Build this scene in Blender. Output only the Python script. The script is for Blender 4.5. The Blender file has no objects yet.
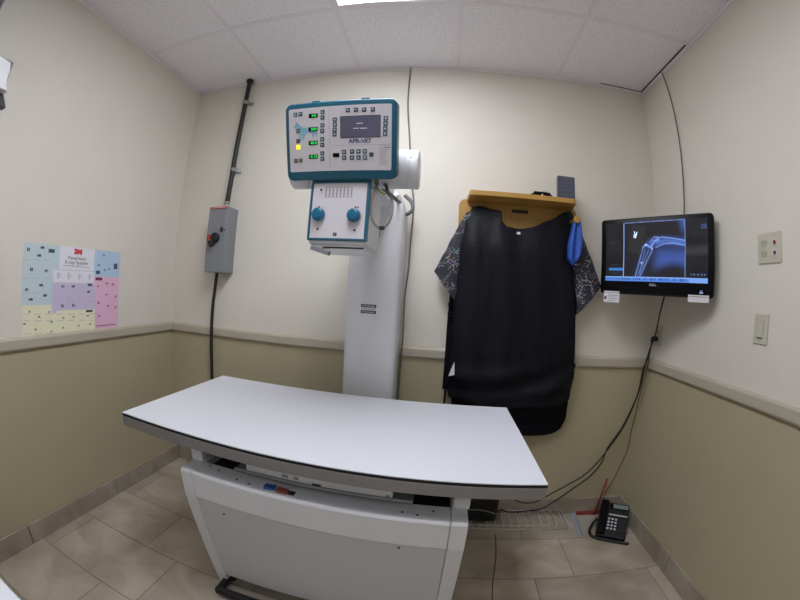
import bpy, bmesh, math, random
from mathutils import Matrix, Vector, noise
random.seed(7)
S = bpy.context.scene
COL = S.collection
PI = math.pi
W, H, RAIL, BASE, FRONT = 3.007, 2.653, 0.998, 0.109, -4.60
WORLD = {}                                   # world matrix of each root / part

# ------------------------------------------------------------------ materials
def lin(c):
    c = c / 255.0
    return c / 12.92 if c <= 0.04045 else ((c + 0.055) / 1.055) ** 2.4
def rgb(c):
    return (lin(c[0]), lin(c[1]), lin(c[2]), 1.0)
MATS = {}
def mat(name, c, rough=0.5, metal=0.0, vary=0.05, scale=30.0, bump=0.0, bscale=200.0, emit=None, estr=0.0, spec=0.5, coat=0.0, alpha=1.0, trans=0.0):
    if name in MATS:
        return MATS[name]
    m = bpy.data.materials.new(name); m.use_nodes = True
    nt = m.node_tree; b = nt.nodes['Principled BSDF']
    b.inputs['Roughness'].default_value = rough
    b.inputs['Metallic'].default_value = metal
    b.inputs['Specular IOR Level'].default_value = spec
    b.inputs['Coat Weight'].default_value = coat
    b.inputs['Alpha'].default_value = alpha
    b.inputs['Transmission Weight'].default_value = trans
    tc = nt.nodes.new('ShaderNodeTexCoord')
    n = nt.nodes.new('ShaderNodeTexNoise'); n.inputs['Scale'].default_value = scale; n.inputs['Detail'].default_value = 4
    nt.links.new(tc.outputs['Object'], n.inputs['Vector'])
    r = nt.nodes.new('ShaderNodeValToRGB')
    a = rgb(c)
    r.color_ramp.elements[0].position = 0.3; r.color_ramp.elements[1].position = 0.7
    r.color_ramp.elements[0].color = tuple(v * (1 - vary) for v in a[:3]) + (1,)
    r.color_ramp.elements[1].color = tuple(min(1, v * (1 + vary)) for v in a[:3]) + (1,)
    nt.links.new(n.outputs['Fac'], r.inputs['Fac'])
    nt.links.new(r.outputs['Color'], b.inputs['Base Color'])
    if bump:
        n2 = nt.nodes.new('ShaderNodeTexNoise'); n2.inputs['Scale'].default_value = bscale; n2.inputs['Detail'].default_value = 3
        nt.links.new(tc.outputs['Object'], n2.inputs['Vector'])
        bp = nt.nodes.new('ShaderNodeBump'); bp.inputs['Strength'].default_value = bump; bp.inputs['Distance'].default_value = 0.01
        nt.links.new(n2.outputs['Fac'], bp.inputs['Height']); nt.links.new(bp.outputs['Normal'], b.inputs['Normal'])
    if emit:
        b.inputs['Emission Color'].default_value = rgb(emit); b.inputs['Emission Strength'].default_value = estr
    MATS[name] = m
    return m

WALL_UP = mat('cream_vinyl_wall', (219, 214, 204), 0.6, vary=0.015, scale=6, bump=0.12, bscale=260)
WALL_LOW = mat('khaki_vinyl_wall', (176, 167, 139), 0.6, vary=0.02, scale=6, bump=0.12, bscale=260)
RAILM = mat('chair_rail_paint', (182, 174, 158), 0.45, vary=0.02, scale=8)
WHITE_METAL = mat('white_powder_coat', (222, 224, 230), 0.35, vary=0.015, scale=12)
WHITE_PANEL = mat('white_lacquer_panel', (204, 205, 211), 0.4, vary=0.015, scale=12)
LAMINATE = mat('white_laminate', (214, 217, 225), 0.38, vary=0.01, scale=40)
ALU = mat('brushed_aluminium_edge', (150, 148, 149), 0.36, 0.45, vary=0.05, scale=60)
BLACK_RUBBER = mat('black_rubber', (20, 20, 24), 0.55, vary=0.1)
BLACK_PLASTIC = mat('black_plastic', (22, 23, 28), 0.35, vary=0.1)
BLACK_GLOSS = mat('black_gloss_plastic', (11, 11, 15), 0.32, spec=0.12, vary=0.05)
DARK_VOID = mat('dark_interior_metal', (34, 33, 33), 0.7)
TEAL = mat('teal_plastic', (22, 92, 116), 0.4, vary=0.04)
TEAL_KNOB = mat('blue_knob_plastic', (18, 104, 142), 0.35, vary=0.04)
FACE = mat('pale_membrane_panel', (216, 212, 220), 0.5, vary=0.01)
GREY_LINE = mat('grey_print', (150, 148, 156), 0.6)
DARK_PRINT = mat('dark_print', (58, 58, 68), 0.6)
DOG_BLUE = mat('light_blue_print', (136, 186, 208), 0.6)
BTN = mat('slate_button', (62, 86, 104), 0.45)
BTN_ICON = mat('button_symbol_print', (214, 220, 226), 0.5)
GREY_ENAMEL = mat('grey_enamel', (128, 131, 136), 0.45, vary=0.03)
RED = mat('red_plastic', (186, 52, 36), 0.5)
RED_STICK = mat('dark_red_paint', (138, 50, 38), 0.5)
STEEL = mat('zinc_steel', (168, 168, 170), 0.32, 0.8)
WIRE = mat('chrome_wire', (196, 192, 186), 0.35, 0.1)
CONDUIT = mat('black_conduit', (34, 32, 34), 0.5, vary=0.1)
WOOD = mat('honey_maple_veneer', (172, 132, 66), 0.42, vary=0.09, scale=14)
APRON_B = mat('black_nylon', (17, 18, 26), 0.5, spec=0.15, vary=0.12, scale=18, bump=0.15, bscale=60)
APRON_R = mat('black_vinyl', (12, 13, 22), 0.55, spec=0.12, vary=0.12, scale=18, bump=0.1, bscale=60)
BLUE_CLOTH = mat('royal_blue_nylon', (34, 78, 166), 0.5, vary=0.1, bump=0.1, bscale=60)
IVORY = mat('ivory_plate_plastic', (196, 192, 176), 0.4, vary=0.02)
IVORY_D = mat('ivory_insert_plastic', (184, 180, 164), 0.4, vary=0.02)
SLOT = mat('dark_slot', (40, 36, 32), 0.7)
PAPER = mat('white_paper', (216, 214, 220), 0.7, vary=0.01)
CABLE_GREY = mat('grey_cable_sheath', (112, 110, 104), 0.5)
CABLE_BLACK = mat('black_cable_sheath', (24, 22, 24), 0.5)
YELLOW_GREEN = mat('yellow_green_wire', (170, 170, 60), 0.5)
TRANSLUCENT = mat('clear_plastic', (206, 212, 222), 0.2, trans=0.0, alpha=0.14)

def node_mat(name):
    m = bpy.data.materials.new(name); m.use_nodes = True
    nt = m.node_tree
    return m, nt, nt.nodes['Principled BSDF']
def floor_mat(name, grid=True, k=1.0):
    m, nt, b = node_mat(name)
    N, L = nt.nodes, nt.links
    tc = N.new('ShaderNodeTexCoord')
    n1 = N.new('ShaderNodeTexNoise'); n1.inputs['Scale'].default_value = 5; n1.inputs['Detail'].default_value = 7; n1.inputs['Distortion'].default_value = 0.6
    mp1 = N.new('ShaderNodeMapping'); mp1.inputs['Scale'].default_value = (0.8, 1.1, 1.0)
    L.new(tc.outputs['Object'], mp1.inputs['Vector']); L.new(mp1.outputs['Vector'], n1.inputs['Vector'])
    r1 = N.new('ShaderNodeValToRGB')
    r1.color_ramp.elements[0].position = 0.30; r1.color_ramp.elements[0].color = tuple(v * k for v in rgb((152, 140, 123))[:3]) + (1,)
    r1.color_ramp.elements[1].position = 0.72; r1.color_ramp.elements[1].color = tuple(v * k for v in rgb((188, 178, 165))[:3]) + (1,)
    L.new(n1.outputs['Fac'], r1.inputs['Fac'])
    b.inputs['Roughness'].default_value = 0.42
    if not grid:
        L.new(r1.outputs['Color'], b.inputs['Base Color']); return m
    mp = N.new('ShaderNodeMapping'); mp.inputs['Location'].default_value = FLOOR_SHIFT
    br = N.new('ShaderNodeTexBrick'); br.offset = 0.205 / 0.6096; br.offset_frequency = 2; br.squash = 1
    br.inputs['Scale'].default_value = 1; br.inputs['Brick Width'].default_value = 0.6096; br.inputs['Row Height'].default_value = 0.3048
    br.inputs['Mortar Size'].default_value = 0.0026; br.inputs['Mortar Smooth'].default_value = 0.2; br.inputs['Bias'].default_value = 0
    br.inputs['Color1'].default_value = (0.86, 0.86, 0.86, 1); br.inputs['Color2'].default_value = (1.1, 1.1, 1.1, 1); br.inputs['Mortar'].default_value = (0.52, 0.48, 0.44, 1)
    L.new(tc.outputs['Object'], mp.inputs['Vector']); L.new(mp.outputs['Vector'], br.inputs['Vector'])
    mx = N.new('ShaderNodeMix'); mx.data_type = 'RGBA'; mx.blend_type = 'MULTIPLY'; mx.inputs['Factor'].default_value = 1
    L.new(r1.outputs['Color'], mx.inputs['A']); L.new(br.outputs['Color'], mx.inputs['B'])
    L.new(mx.outputs['Result'], b.inputs['Base Color'])
    bp = N.new('ShaderNodeBump'); bp.inputs['Strength'].default_value = 0.5; bp.inputs['Distance'].default_value = 0.002; bp.invert = True
    L.new(br.outputs['Fac'], bp.inputs['Height']); L.new(bp.outputs['Normal'], b.inputs['Normal'])
    return m
FLOOR_SHIFT = (-0.693, 0.260 + 0.0, 0)
FLOORM = floor_mat('beige_stone_tile')
BASEM = floor_mat('beige_stone_skirting', False, .82)
def ceil_mat():
    m, nt, b = node_mat('acoustic_ceiling_tile'); N, L = nt.nodes, nt.links
    tc = N.new('ShaderNodeTexCoord')
    v = N.new('ShaderNodeTexNoise'); v.inputs['Scale'].default_value = 95; v.inputs['Detail'].default_value = 5; v.inputs['Roughness'].default_value = 0.7
    L.new(tc.outputs['Object'], v.inputs['Vector'])
    r = N.new('ShaderNodeValToRGB')
    r.color_ramp.elements[0].position = 0.36; r.color_ramp.elements[0].color = rgb((222, 218, 224))
    r.color_ramp.elements[1].position = 0.52; r.color_ramp.elements[1].color = rgb((246, 243, 249))
    L.new(v.outputs['Fac'], r.inputs['Fac']); L.new(r.outputs['Color'], b.inputs['Base Color'])
    b.inputs['Roughness'].default_value = 0.9
    bp = N.new('ShaderNodeBump'); bp.inputs['Strength'].default_value = 0.4; bp.inputs['Distance'].default_value = 0.004
    L.new(v.outputs['Fac'], bp.inputs['Height']); L.new(bp.outputs['Normal'], b.inputs['Normal'])
    return m
CEILM = ceil_mat()
GRIDM = mat('white_grid_metal', (236, 231, 237), 0.6, vary=0.01)
def pattern_mat():
    m, nt, b = node_mat('speckled_navy_print'); N, L = nt.nodes, nt.links
    tc = N.new('ShaderNodeTexCoord')
    base = rgb((27, 28, 43))
    v = N.new('ShaderNodeTexVoronoi'); v.inputs['Scale'].default_value = 115
    L.new(tc.outputs['Object'], v.inputs['Vector'])
    lt = N.new('ShaderNodeMath'); lt.operation = 'LESS_THAN'; lt.inputs[1].default_value = 0.30
    L.new(v.outputs['Distance'], lt.inputs[0])
    v2 = N.new('ShaderNodeTexVoronoi'); v2.feature = 'DISTANCE_TO_EDGE'; v2.inputs['Scale'].default_value = 16
    L.new(tc.outputs['Object'], v2.inputs['Vector'])
    lt2 = N.new('ShaderNodeMath'); lt2.operation = 'LESS_THAN'; lt2.inputs[1].default_value = 0.014
    L.new(v2.outputs['Distance'], lt2.inputs[0])
    n = N.new('ShaderNodeTexNoise'); n.inputs['Scale'].default_value = 22; L.new(tc.outputs['Object'], n.inputs['Vector'])
    gt = N.new('ShaderNodeMath'); gt.operation = 'GREATER_THAN'; gt.inputs[1].default_value = 0.47; L.new(n.outputs['Fac'], gt.inputs[0])
    mxm = N.new('ShaderNodeMath'); mxm.operation = 'MAXIMUM'; L.new(lt.outputs[0], mxm.inputs[0]); L.new(lt2.outputs[0], mxm.inputs[1])
    mul = N.new('ShaderNodeMath'); mul.operation = 'MULTIPLY'; L.new(mxm.outputs[0], mul.inputs[0]); L.new(gt.outputs[0], mul.inputs[1])
    hs = N.new('ShaderNodeHueSaturation'); hs.inputs['Saturation'].default_value = 0.7; hs.inputs['Value'].default_value = 0.55
    L.new(v.outputs['Color'], hs.inputs['Color'])
    mx = N.new('ShaderNodeMix'); mx.data_type = 'RGBA'; mx.inputs['A'].default_value = base
    L.new(mul.outputs[0], mx.inputs['Factor']); L.new(hs.outputs['Color'], mx.inputs['B']); L.new(mx.outputs['Result'], b.inputs['Base Color'])
    b.inputs['Roughness'].default_value = 0.6
    return m
PATTERN = pattern_mat()

# ------------------------------------------------------------------ builders
class MB:
    def __init__(s): s.bm = bmesh.new(); s.mi = 0
    def _mark(s, before):
        for f in s.bm.faces:
            if f not in before: f.material_index = s.mi
    def box(s, c0, c1, bev=0.0, seg=2, rot=None):
        before = set(s.bm.faces)
        c0, c1 = Vector(c0), Vector(c1)
        lo = Vector(map(min, c0, c1)); hi = Vector(map(max, c0, c1))
        g = bmesh.ops.create_cube(s.bm, size=1)
        vs = g['verts']
        for v in vs:
            v.co = Vector(((v.co.x + .5) * (hi.x - lo.x) + lo.x, (v.co.y + .5) * (hi.y - lo.y) + lo.y, (v.co.z + .5) * (hi.z - lo.z) + lo.z))
        if bev > 0:
            es = list({e for v in vs for e in v.link_edges})
            r = bmesh.ops.bevel(s.bm, geom=es, offset=bev, segments=seg, affect='EDGES', profile=0.5)
            vs = list({v for f in s.bm.faces if f not in before for v in f.verts})
        if rot is not None:
            m = (lo + hi) / 2
            for v in vs: v.co = rot @ (v.co - m) + m
        s._mark(before); return s
    def prism(s, pts, axis, a, b, bev=0.0, seg=2, side_only=False):
        """polygon pts (2D) extruded along axis between a and b; 2D axes are the other two in x,y,z order"""
        before = set(s.bm.faces)
        def P(p, h):
            return {'x': (h, p[0], p[1]), 'y': (p[0], h, p[1]), 'z': (p[0], p[1], h)}[axis]
        A = [s.bm.verts.new(P(p, a)) for p in pts]; B = [s.bm.verts.new(P(p, b)) for p in pts]
        n = len(pts)
        fs = [s.bm.faces.new(A), s.bm.faces.new(B[::-1])]
        for i in range(n): fs.append(s.bm.faces.new((A[i], B[i], B[(i + 1) % n], A[(i + 1) % n])))
        bmesh.ops.recalc_face_normals(s.bm, faces=fs)
        if bev > 0:
            es = list({e for f in fs for e in f.edges})
            if side_only:
                es = [e for e in es if (e.verts[0] in A) == (e.verts[1] in A)]
            bmesh.ops.bevel(s.bm, geom=es, offset=bev, segments=seg, affect='EDGES', profile=0.5)
        s._mark(before); return s
    def tube(s, pts, r, n=10, cyc=False, smooth=True):
        before = set(s.bm.faces)
        P = [Vector(p) for p in pts]
        if smooth and len(P) > 2:
            Q = []
            for i in range(len(P) - 1):
                p0 = P[max(i - 1, 0)]; p1 = P[i]; p2 = P[i + 1]; p3 = P[min(i + 2, len(P) - 1)]
                k = 6
                for j in range(k):
                    t = j / k
                    Q.append(0.5 * ((2 * p1) + (p2 - p0) * t + (2 * p0 - 5 * p1 + 4 * p2 - p3) * t * t + (3 * p1 - p0 - 3 * p2 + p3) * t ** 3))
            Q.append(P[-1]); P = Q
        rings = []; prev = None
        for i, p in enumerate(P):
            if cyc: d = P[(i + 1) % len(P)] - P[i - 1]
            else: d = P[min(i + 1, len(P) - 1)] - P[max(i - 1, 0)]
            d.normalize()
            if prev is None:
                a = d.orthogonal().normalized()
            else:
                a = (prev - d * prev.dot(d)).normalized()
            prev = a; b = d.cross(a)
            rr = r[i] if isinstance(r, (list, tuple)) and len(r) == len(P) else (r if not isinstance(r, (list, tuple)) else r[0])
            rings.append([s.bm.verts.new(p + a * math.cos(2 * PI * k / n) * rr + b * math.sin(2 * PI * k / n) * rr) for k in range(n)])
        m = len(rings)
        for i in range(m if cyc else m - 1):
            A, B = rings[i], rings[(i + 1) % m]
            for k in range(n):
                f = s.bm.faces.new((A[k], A[(k + 1) % n], B[(k + 1) % n], B[k])); f.smooth = True
        if not cyc:
            s.bm.faces.new(rings[0][::-1]); s.bm.faces.new(rings[-1])
        s._mark(before); return s
    def lathe(s, prof, origin, axis='z', n=32):
        """prof: list of (radius, height) along axis"""
        before = set(s.bm.faces); o = Vector(origin); rings = []
        for r, h in prof:
            ring = []
            for k in range(n):
                c, d = math.cos(2 * PI * k / n) * r, math.sin(2 * PI * k / n) * r
                ring.append(s.bm.verts.new(o + Vector({'z': (c, d, h), 'y': (c, h, d), 'x': (h, c, d)}[axis])))
            rings.append(ring)
        fs = []
        for A, B in zip(rings, rings[1:]):
            for k in range(n):
                f = s.bm.faces.new((A[k], A[(k + 1) % n], B[(k + 1) % n], B[k])); f.smooth = True; fs.append(f)
        fs.append(s.bm.faces.new(rings[0][::-1])); fs.append(s.bm.faces.new(rings[-1]))
        bmesh.ops.recalc_face_normals(s.bm, faces=fs)
        s._mark(before); return s
    def grid(s, fn, nu, nv):
        before = set(s.bm.faces)
        V = [[s.bm.verts.new(fn(i / nu, j / nv)) for j in range(nv + 1)] for i in range(nu + 1)]
        for i in range(nu):
            for j in range(nv):
                f = s.bm.faces.new((V[i][j], V[i + 1][j], V[i + 1][j + 1], V[i][j + 1])); f.smooth = True
        s._mark(before); return V
    def poly(s, pts):
        before = set(s.bm.faces)
        f = s.bm.faces.new([s.bm.verts.new(p) for p in pts]); s._mark(before); return f
    def text(s, body, size, x, z, y, align='CENTER', ext=0.0004, wide=1.0, rotation=0.0, bold=0.0):
        """lettering in the x-z plane facing -y, centred on (x, z)"""
        cu = bpy.data.curves.new('lettering', 'FONT'); cu.body = body; cu.size = size; cu.align_x = align; cu.align_y = 'CENTER'; cu.extrude = ext; cu.offset = bold
        ob = bpy.data.objects.new('lettering', cu); COL.objects.link(ob)
        dg = bpy.context.evaluated_depsgraph_get()
        me = bpy.data.meshes.new_from_object(ob.evaluated_get(dg))
        bpy.data.objects.remove(ob); bpy.data.curves.remove(cu)
        before = set(s.bm.faces); nb = len(s.bm.verts)
        s.bm.from_mesh(me); bpy.data.meshes.remove(me)
        s.bm.verts.ensure_lookup_table()
        M = Matrix.Translation((x, y, z)) @ Matrix.Rotation(rotation, 4, 'Y') @ Matrix(((wide, 0, 0, 0), (0, 0, -1, 0), (0, 1, 0, 0), (0, 0, 0, 1)))
        for v in s.bm.verts[nb:]: v.co = M @ v.co
        s._mark(before); return s
    def plate(s, x0, x1, z0, z1, y, t=0.0008):
        return s.box((x0, y - t, z0), (x1, y, z1))

def finish(name, mb, mats, parent=None, local=True, smooth=None):
    bm = mb.bm if isinstance(mb, MB) else mb
    me = bpy.data.meshes.new(name)
    if parent is not None and not local:
        bm.transform(WORLD[parent.name].inverted())
    bm.normal_update(); bm.to_mesh(me); bm.free()
    for m in (mats if isinstance(mats, (list, tuple)) else [mats]): me.materials.append(m)
    o = bpy.data.objects.new(name, me); COL.objects.link(o)
    if parent is not None:
        o.parent = parent; WORLD[o.name] = WORLD[parent.name]
    else: WORLD[o.name] = Matrix.Identity(4)
    if smooth:
        for p in me.polygons: p.use_smooth = True
        md = o.modifiers.new('edges', 'EDGE_SPLIT'); md.split_angle = math.radians(smooth)
    return o
def tag(o, label, cat, group=None):
    o['label'] = label; o['category'] = cat
    if group: o['group'] = group
    return o
def thing(name, label, cat, loc, rz=0.0, group=None, rx=0.0, sc=1.0):
    o = bpy.data.objects.new(name, None); COL.objects.link(o)
    o.empty_display_size = 0.05
    o.location = loc; o.rotation_euler = (rx, 0, rz); o.scale = (sc, sc, sc)
    WORLD[o.name] = Matrix.Translation(loc) @ Matrix.Rotation(rz, 4, 'Z') @ Matrix.Rotation(rx, 4, 'X') @ Matrix.Scale(sc, 4)
    return tag(o, label, cat, group)
def centred(o):
    """move a one-mesh thing's origin to the middle of its base"""
    vs = [v.co for v in o.data.vertices]
    c = Vector(((min(v.x for v in vs) + max(v.x for v in vs)) / 2, (min(v.y for v in vs) + max(v.y for v in vs)) / 2, min(v.z for v in vs)))
    o.data.transform(Matrix.Translation(-c)); o.location = c
    return o
def struct(name, mb, mats):
    o = finish(name, mb, mats); o['kind'] = 'structure'; return o

# ------------------------------------------------------------------ room shell
m = MB(); m.box((-0.1, FRONT, -0.06), (W + 0.1, 0.1, 0.0)); struct('floor', m, FLOORM)
m = MB(); m.box((-0.1, FRONT, H), (W + 0.1, 0.1, H + 0.06)); ceil = struct('ceiling', m, CEILM)
G0, C0, TS = 0.586, -0.541, 0.6096
def grid_strips():
    m = MB()
    w = 0.012; z0 = H - 0.0035; z1 = H + 0.001
    for k in range(4): m.box((G0 + k * TS - w, FRONT, z0), (G0 + k * TS + w, 0, z1))
    xs = [0.0] + [G0 + k * TS for k in range(4)] + [W]
    for a, b in zip(xs, xs[1:]):
        for c in (C0, C0 - 2 * TS, C0 - 4 * TS, C0 - 6 * TS):
            m.box((a + w if a > 0 else 0, c - w, z0 + 0.0004), (b - w, c + w, z1))
    return m
finish('ceiling_grid', grid_strips(), GRIDM, ceil)
def wall(name, c0, c1):
    m = MB(); zs = RAIL - 0.02
    m.box(c0, (c1[0], c1[1], zs)); m.mi = 1; m.box((c0[0], c0[1], zs), c1)
    return struct(name, m, [WALL_LOW, WALL_UP])
wall('wall_back', (-0.1, 0, 0), (W + 0.1, 0.1, H))
wall('wall_left', (-0.1, FRONT, 0), (0, 0, H))
wall('wall_right', (W, FRONT, 0), (W + 0.1, 0, H))
wall('wall_front', (-0.1, FRONT - 0.1, 0), (W + 0.1, FRONT, H))
def rail_profile(t=0.018):
    b = RAIL - 0.058
    return [(0, b), (-t * .75, b), (-t, b + 0.008), (-t, RAIL - 0.012), (-t * .7, RAIL - 0.003), (-t * .4, RAIL), (0, RAIL)]
m = MB(); m.prism([(p[0], p[1]) for p in rail_profile()], 'x', 0, W); struct('trim_1', m, RAILM)
m = MB(); m.prism([(-p[0], p[1]) for p in rail_profile()], 'y', FRONT, -0.018); struct('trim_2', m, RAILM)
m = MB(); m.prism([(W + p[0], p[1]) for p in rail_profile()], 'y', FRONT, -0.018); struct('trim_3', m, RAILM)
t = 0.011
def skirting(pts_fn): pass
m = MB()
for k in range(6): m.box((k * 0.61 + (0.0 if k == 0 else .0015), -t, 0), (min(W, (k + 1) * 0.61 - .0015), 0, BASE), 0.002, 1)
struct('baseboard_back', m, BASEM)
m = MB()
y = -t
while y > FRONT: m.box((0, y - .002, 0), (t, max(FRONT, y - 0.61), BASE), 0.002, 1); y -= 0.612
struct('baseboard_left', m, BASEM)
m = MB()
y = -t
while y > FRONT: m.box((W - t, y - .002, 0), (W, max(FRONT, y - 0.61), BASE), 0.002, 1); y -= 0.612
struct('baseboard_right', m, BASEM)
# wall angle round the ceiling edge, with its shadow gap painted as thin dark strips
m = MB()
m.box((0.0, -0.007, H - 0.004), (W, 0, H - 0.001)); m.box((0, FRONT, H - 0.004), (0.012, -0.007, H - 0.001)); m.box((W - 0.010, FRONT, H - 0.004), (W, -0.007, H - 0.001))
m.box((0.0, -0.003, H - 0.02), (W, 0, H - 0.001)); m.box((0, FRONT, H - 0.02), (0.003, -0.003, H - 0.001)); m.box((W - 0.003, FRONT, H - 0.02), (W, -0.003, H - 0.001))
struct('trim_4', m, GRIDM)
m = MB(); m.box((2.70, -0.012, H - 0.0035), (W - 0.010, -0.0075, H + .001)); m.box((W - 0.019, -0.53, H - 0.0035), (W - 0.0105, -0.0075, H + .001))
struct('gap_shade_strip', m, SLOT)

# ------------------------------------------------------------------ ceiling light, plus an added fill panel
LIGHTM = mat('glowing_diffuser', (255, 255, 255), 0.6, vary=0.0, emit=(245, 248, 255), estr=13.0)
FILL_LIGHTM = mat('fill_light_diffuser', (255, 255, 255), 0.6, vary=0.0, emit=(245, 248, 255), estr=6.5)
def troffer(label, x, y, lm):
    cl = thing('ceiling_light', label, 'ceiling light', (x, y, H))
    m = MB(); x0, x1, y0, y1 = -TS / 2 + .012, TS / 2 - .012, -TS + .012, TS - .012
    for a, b in (((x0, y0), (x1, y0 + .022)), ((x0, y1 - .022), (x1, y1)), ((x0, y0 + .022), (x0 + .022, y1 - .022)), ((x1 - .022, y0 + .022), (x1, y1 - .022))):
        m.box((a[0], a[1], -0.012), (b[0], b[1], 0.0))
    finish('light_frame', m, GRIDM, cl)
    m = MB(); m.box((x0 + .022, y0 + .022, -0.007), (x1 - .022, y1 - .022, -0.002)); finish('diffuser', m, lm, cl)
troffer('white recessed ceiling light panel at the top edge above the x-ray table', G0 + 1.5 * TS, C0 - TS, LIGHTM)
troffer('added fill light panel, unseen behind the viewer', G0 + 1.5 * TS, C0 - 5 * TS, FILL_LIGHTM)  # unseen panel added to brighten the surfaces facing the camera

# ------------------------------------------------------------------ x-ray table
TX0, TX1, TY0, TY1, TZ = 0.684, 2.089, -1.004, -0.335, 0.80
CX0, CX1, CZ = 0.945, 1.892, 0.65
tb = thing('xray_table', 'white x-ray table with floating top over a wide white cabinet', 'table', (1.40, -0.67, 0))
m = MB(); m.box((TX0, TY0, TZ - 0.004), (TX1, TY1, TZ), 0.001, 1); top = finish('tabletop', m, LAMINATE, tb, False)
m = MB(); m.box((TX0 + .0005, TY0 + .0005, TZ - 0.0125), (TX1 - .0005, TY1 - .0005, TZ - 0.0042)); finish('black_gasket', m, BLACK_RUBBER, top, False)
m = MB()
e = 0.03
for a, b in (((TX0, TY0), (TX1, TY0 + e)), ((TX0, TY1 - e), (TX1, TY1)), ((TX0, TY0 + e), (TX0 + e, TY1 - e)), ((TX1 - e, TY0 + e), (TX1, TY1 - e))):
    m.box((a[0], a[1], TZ - 0.0515), (b[0], b[1], TZ - 0.0128), 0.003, 2)
finish('edge_rail', m, ALU, top, False)
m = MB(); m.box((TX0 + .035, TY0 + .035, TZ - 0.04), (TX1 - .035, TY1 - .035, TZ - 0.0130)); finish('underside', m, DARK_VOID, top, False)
# cabinet: side profile in y-z, leaning back toward the floor
YF, YK, YB, YR = -0.990, -0.972, -0.885, -0.345
def side_prof(dy=0.0, z0=0.012, top=CZ):
    return [(YF + 0.006 + dy, top), (YF + dy, top - 0.008), (YK - 0.012 + dy, 0.545), (YB + dy, z0), (YR, z0), (YR, top)]
m = MB(); m.box((CX0 + .051, -0.900, 0.115), (CX1 - .051, YR + .002, CZ - 0.03)); cab = finish('cabinet', m, DARK_VOID, tb, False)
for a in (CX0, CX1 - 0.05):
    m = MB(); m.prism(side_prof(), 'x', a, a + 0.05, 0.003, 2); finish('side_panel', m, WHITE_METAL, cab, False)
m = MB(); m.prism([(YF + .001, CZ - .009), (YF + .008, CZ - .0005), (-0.905, CZ - .0005), (-0.905, CZ - .012), (-0.955, CZ - .012), (YK + .0, .5455), (YK - .0115, .5455)], 'x', CX0 + 0.0515, CX1 - 0.0515, 0.002, 2)
finish('top_band', m, WHITE_METAL, cab, False)
m = MB(); m.prism([(YK - .0095, .5435), (YK + .01, .5435), (YB + .03, 0.088), (YB - .0135, 0.088)], 'x', CX0 + 0.0515, CX1 - 0.0515, 0.002, 2)
finish('front_panel', m, WHITE_PANEL, cab, False)
m = MB(); m.box((CX0 + .051, -0.60, CZ - .029), (CX1 - .051, YR + .002, CZ - 0.001)); finish('rear_deck', m, WHITE_METAL, cab, False)
for px, pz in ((1.102, 0.500), (1.700, 0.530)):
    yy = YK - .0095 + (YB - YK - .0025) * (0.5435 - pz) / 0.4435
    m = MB(); m.lathe([(0.0045, -0.0015), (0.0045, 0.002)], (px, yy, pz), 'y', 12); finish('panel_screw', m, DARK_PRINT, cab, False)
for px, py in ((1.03, -0.925), (1.075, -0.935), (1.16, -.955), (1.21, -.962), (1.70, -.955), (1.745, -.962), (1.79, -.935)):
    m = MB(); m.lathe([(0.004, CZ - .001), (0.004, CZ + .0006)], (px, py, 0), 'z', 10); finish('top_screw', m, SLOT, cab, False)
for px in (CX0 - .006, CX1 - .044):
    for py in (-0.913, -0.415):
        m = MB(); m.box((px, py, CZ + 0.0002), (px + 0.05, py + 0.06, TZ - 0.0405), 0.003, 2); finish('post', m, WHITE_METAL, tb, False)
# image receptor tray that pokes out below the top
m = MB(); m.box((1.155, -0.956, 0.6870), (1.728, -0.50, 0.692), 0.0015, 1); m.box((1.155, -0.959, 0.6860), (1.728, -0.955, 0.6965), 0.001, 1)
m.box((1.165, -0.90, 0.64), (1.175, -0.55, 0.688)); m.box((1.710, -0.90, 0.64), (1.720, -0.55, 0.688))
tray = finish('receptor_tray', m, GREY_ENAMEL, tb, False)
m = MB(); m.box((1.197, -0.950, 0.6925), (1.668, -0.52, 0.7235), 0.002, 2); m.mi = 1; m.box((1.648, -0.9508, 0.695), (1.660, -0.9498, 0.701))
finish('detector', m, [WHITE_METAL, GREY_LINE], tray, False)
m = MB(); m.box((1.425, -0.9515, 0.6930), (1.452, -0.9495, 0.7000)); finish('detector_latch', m, SLOT, tray, False)
for x0, x1 in ((1.325, 1.345), (1.365, 1.38)):
    m = MB(); m.box((x0, -0.9515, 0.700), (x1, -0.9495, 0.711)); finish('detector_button', m, GREY_LINE, tray, False)
# foot pedal
m = MB()
m.tube([(0.985, -0.80, 0.035), (0.985, -0.952, 0.035), (1.85, -0.952, 0.035), (1.85, -0.80, 0.035)], 0.016, 8, smooth=False)
m.box((0.972, -0.966, 0.02), (1.863, -0.938, 0.052), 0.006, 2)
m.box((0.972, -0.938, 0.02), (1.000, -0.80, 0.050), 0.005, 2); m.box((1.835, -0.938, 0.02), (1.863, -0.80, 0.050), 0.005, 2)
m.box((0.98, -0.85, 0.0), (1.0, -0.82, 0.03)); m.box((1.84, -0.85, 0.0), (1.86, -0.82, 0.03))
finish('foot_pedal', m, BLACK_RUBBER, tb, False)
m = MB(); m.box((CX0 + .06, -0.70, 0), (CX1 - .06, -0.40, 0.1145)); finish('plinth', m, DARK_VOID, tb, False)
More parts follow.
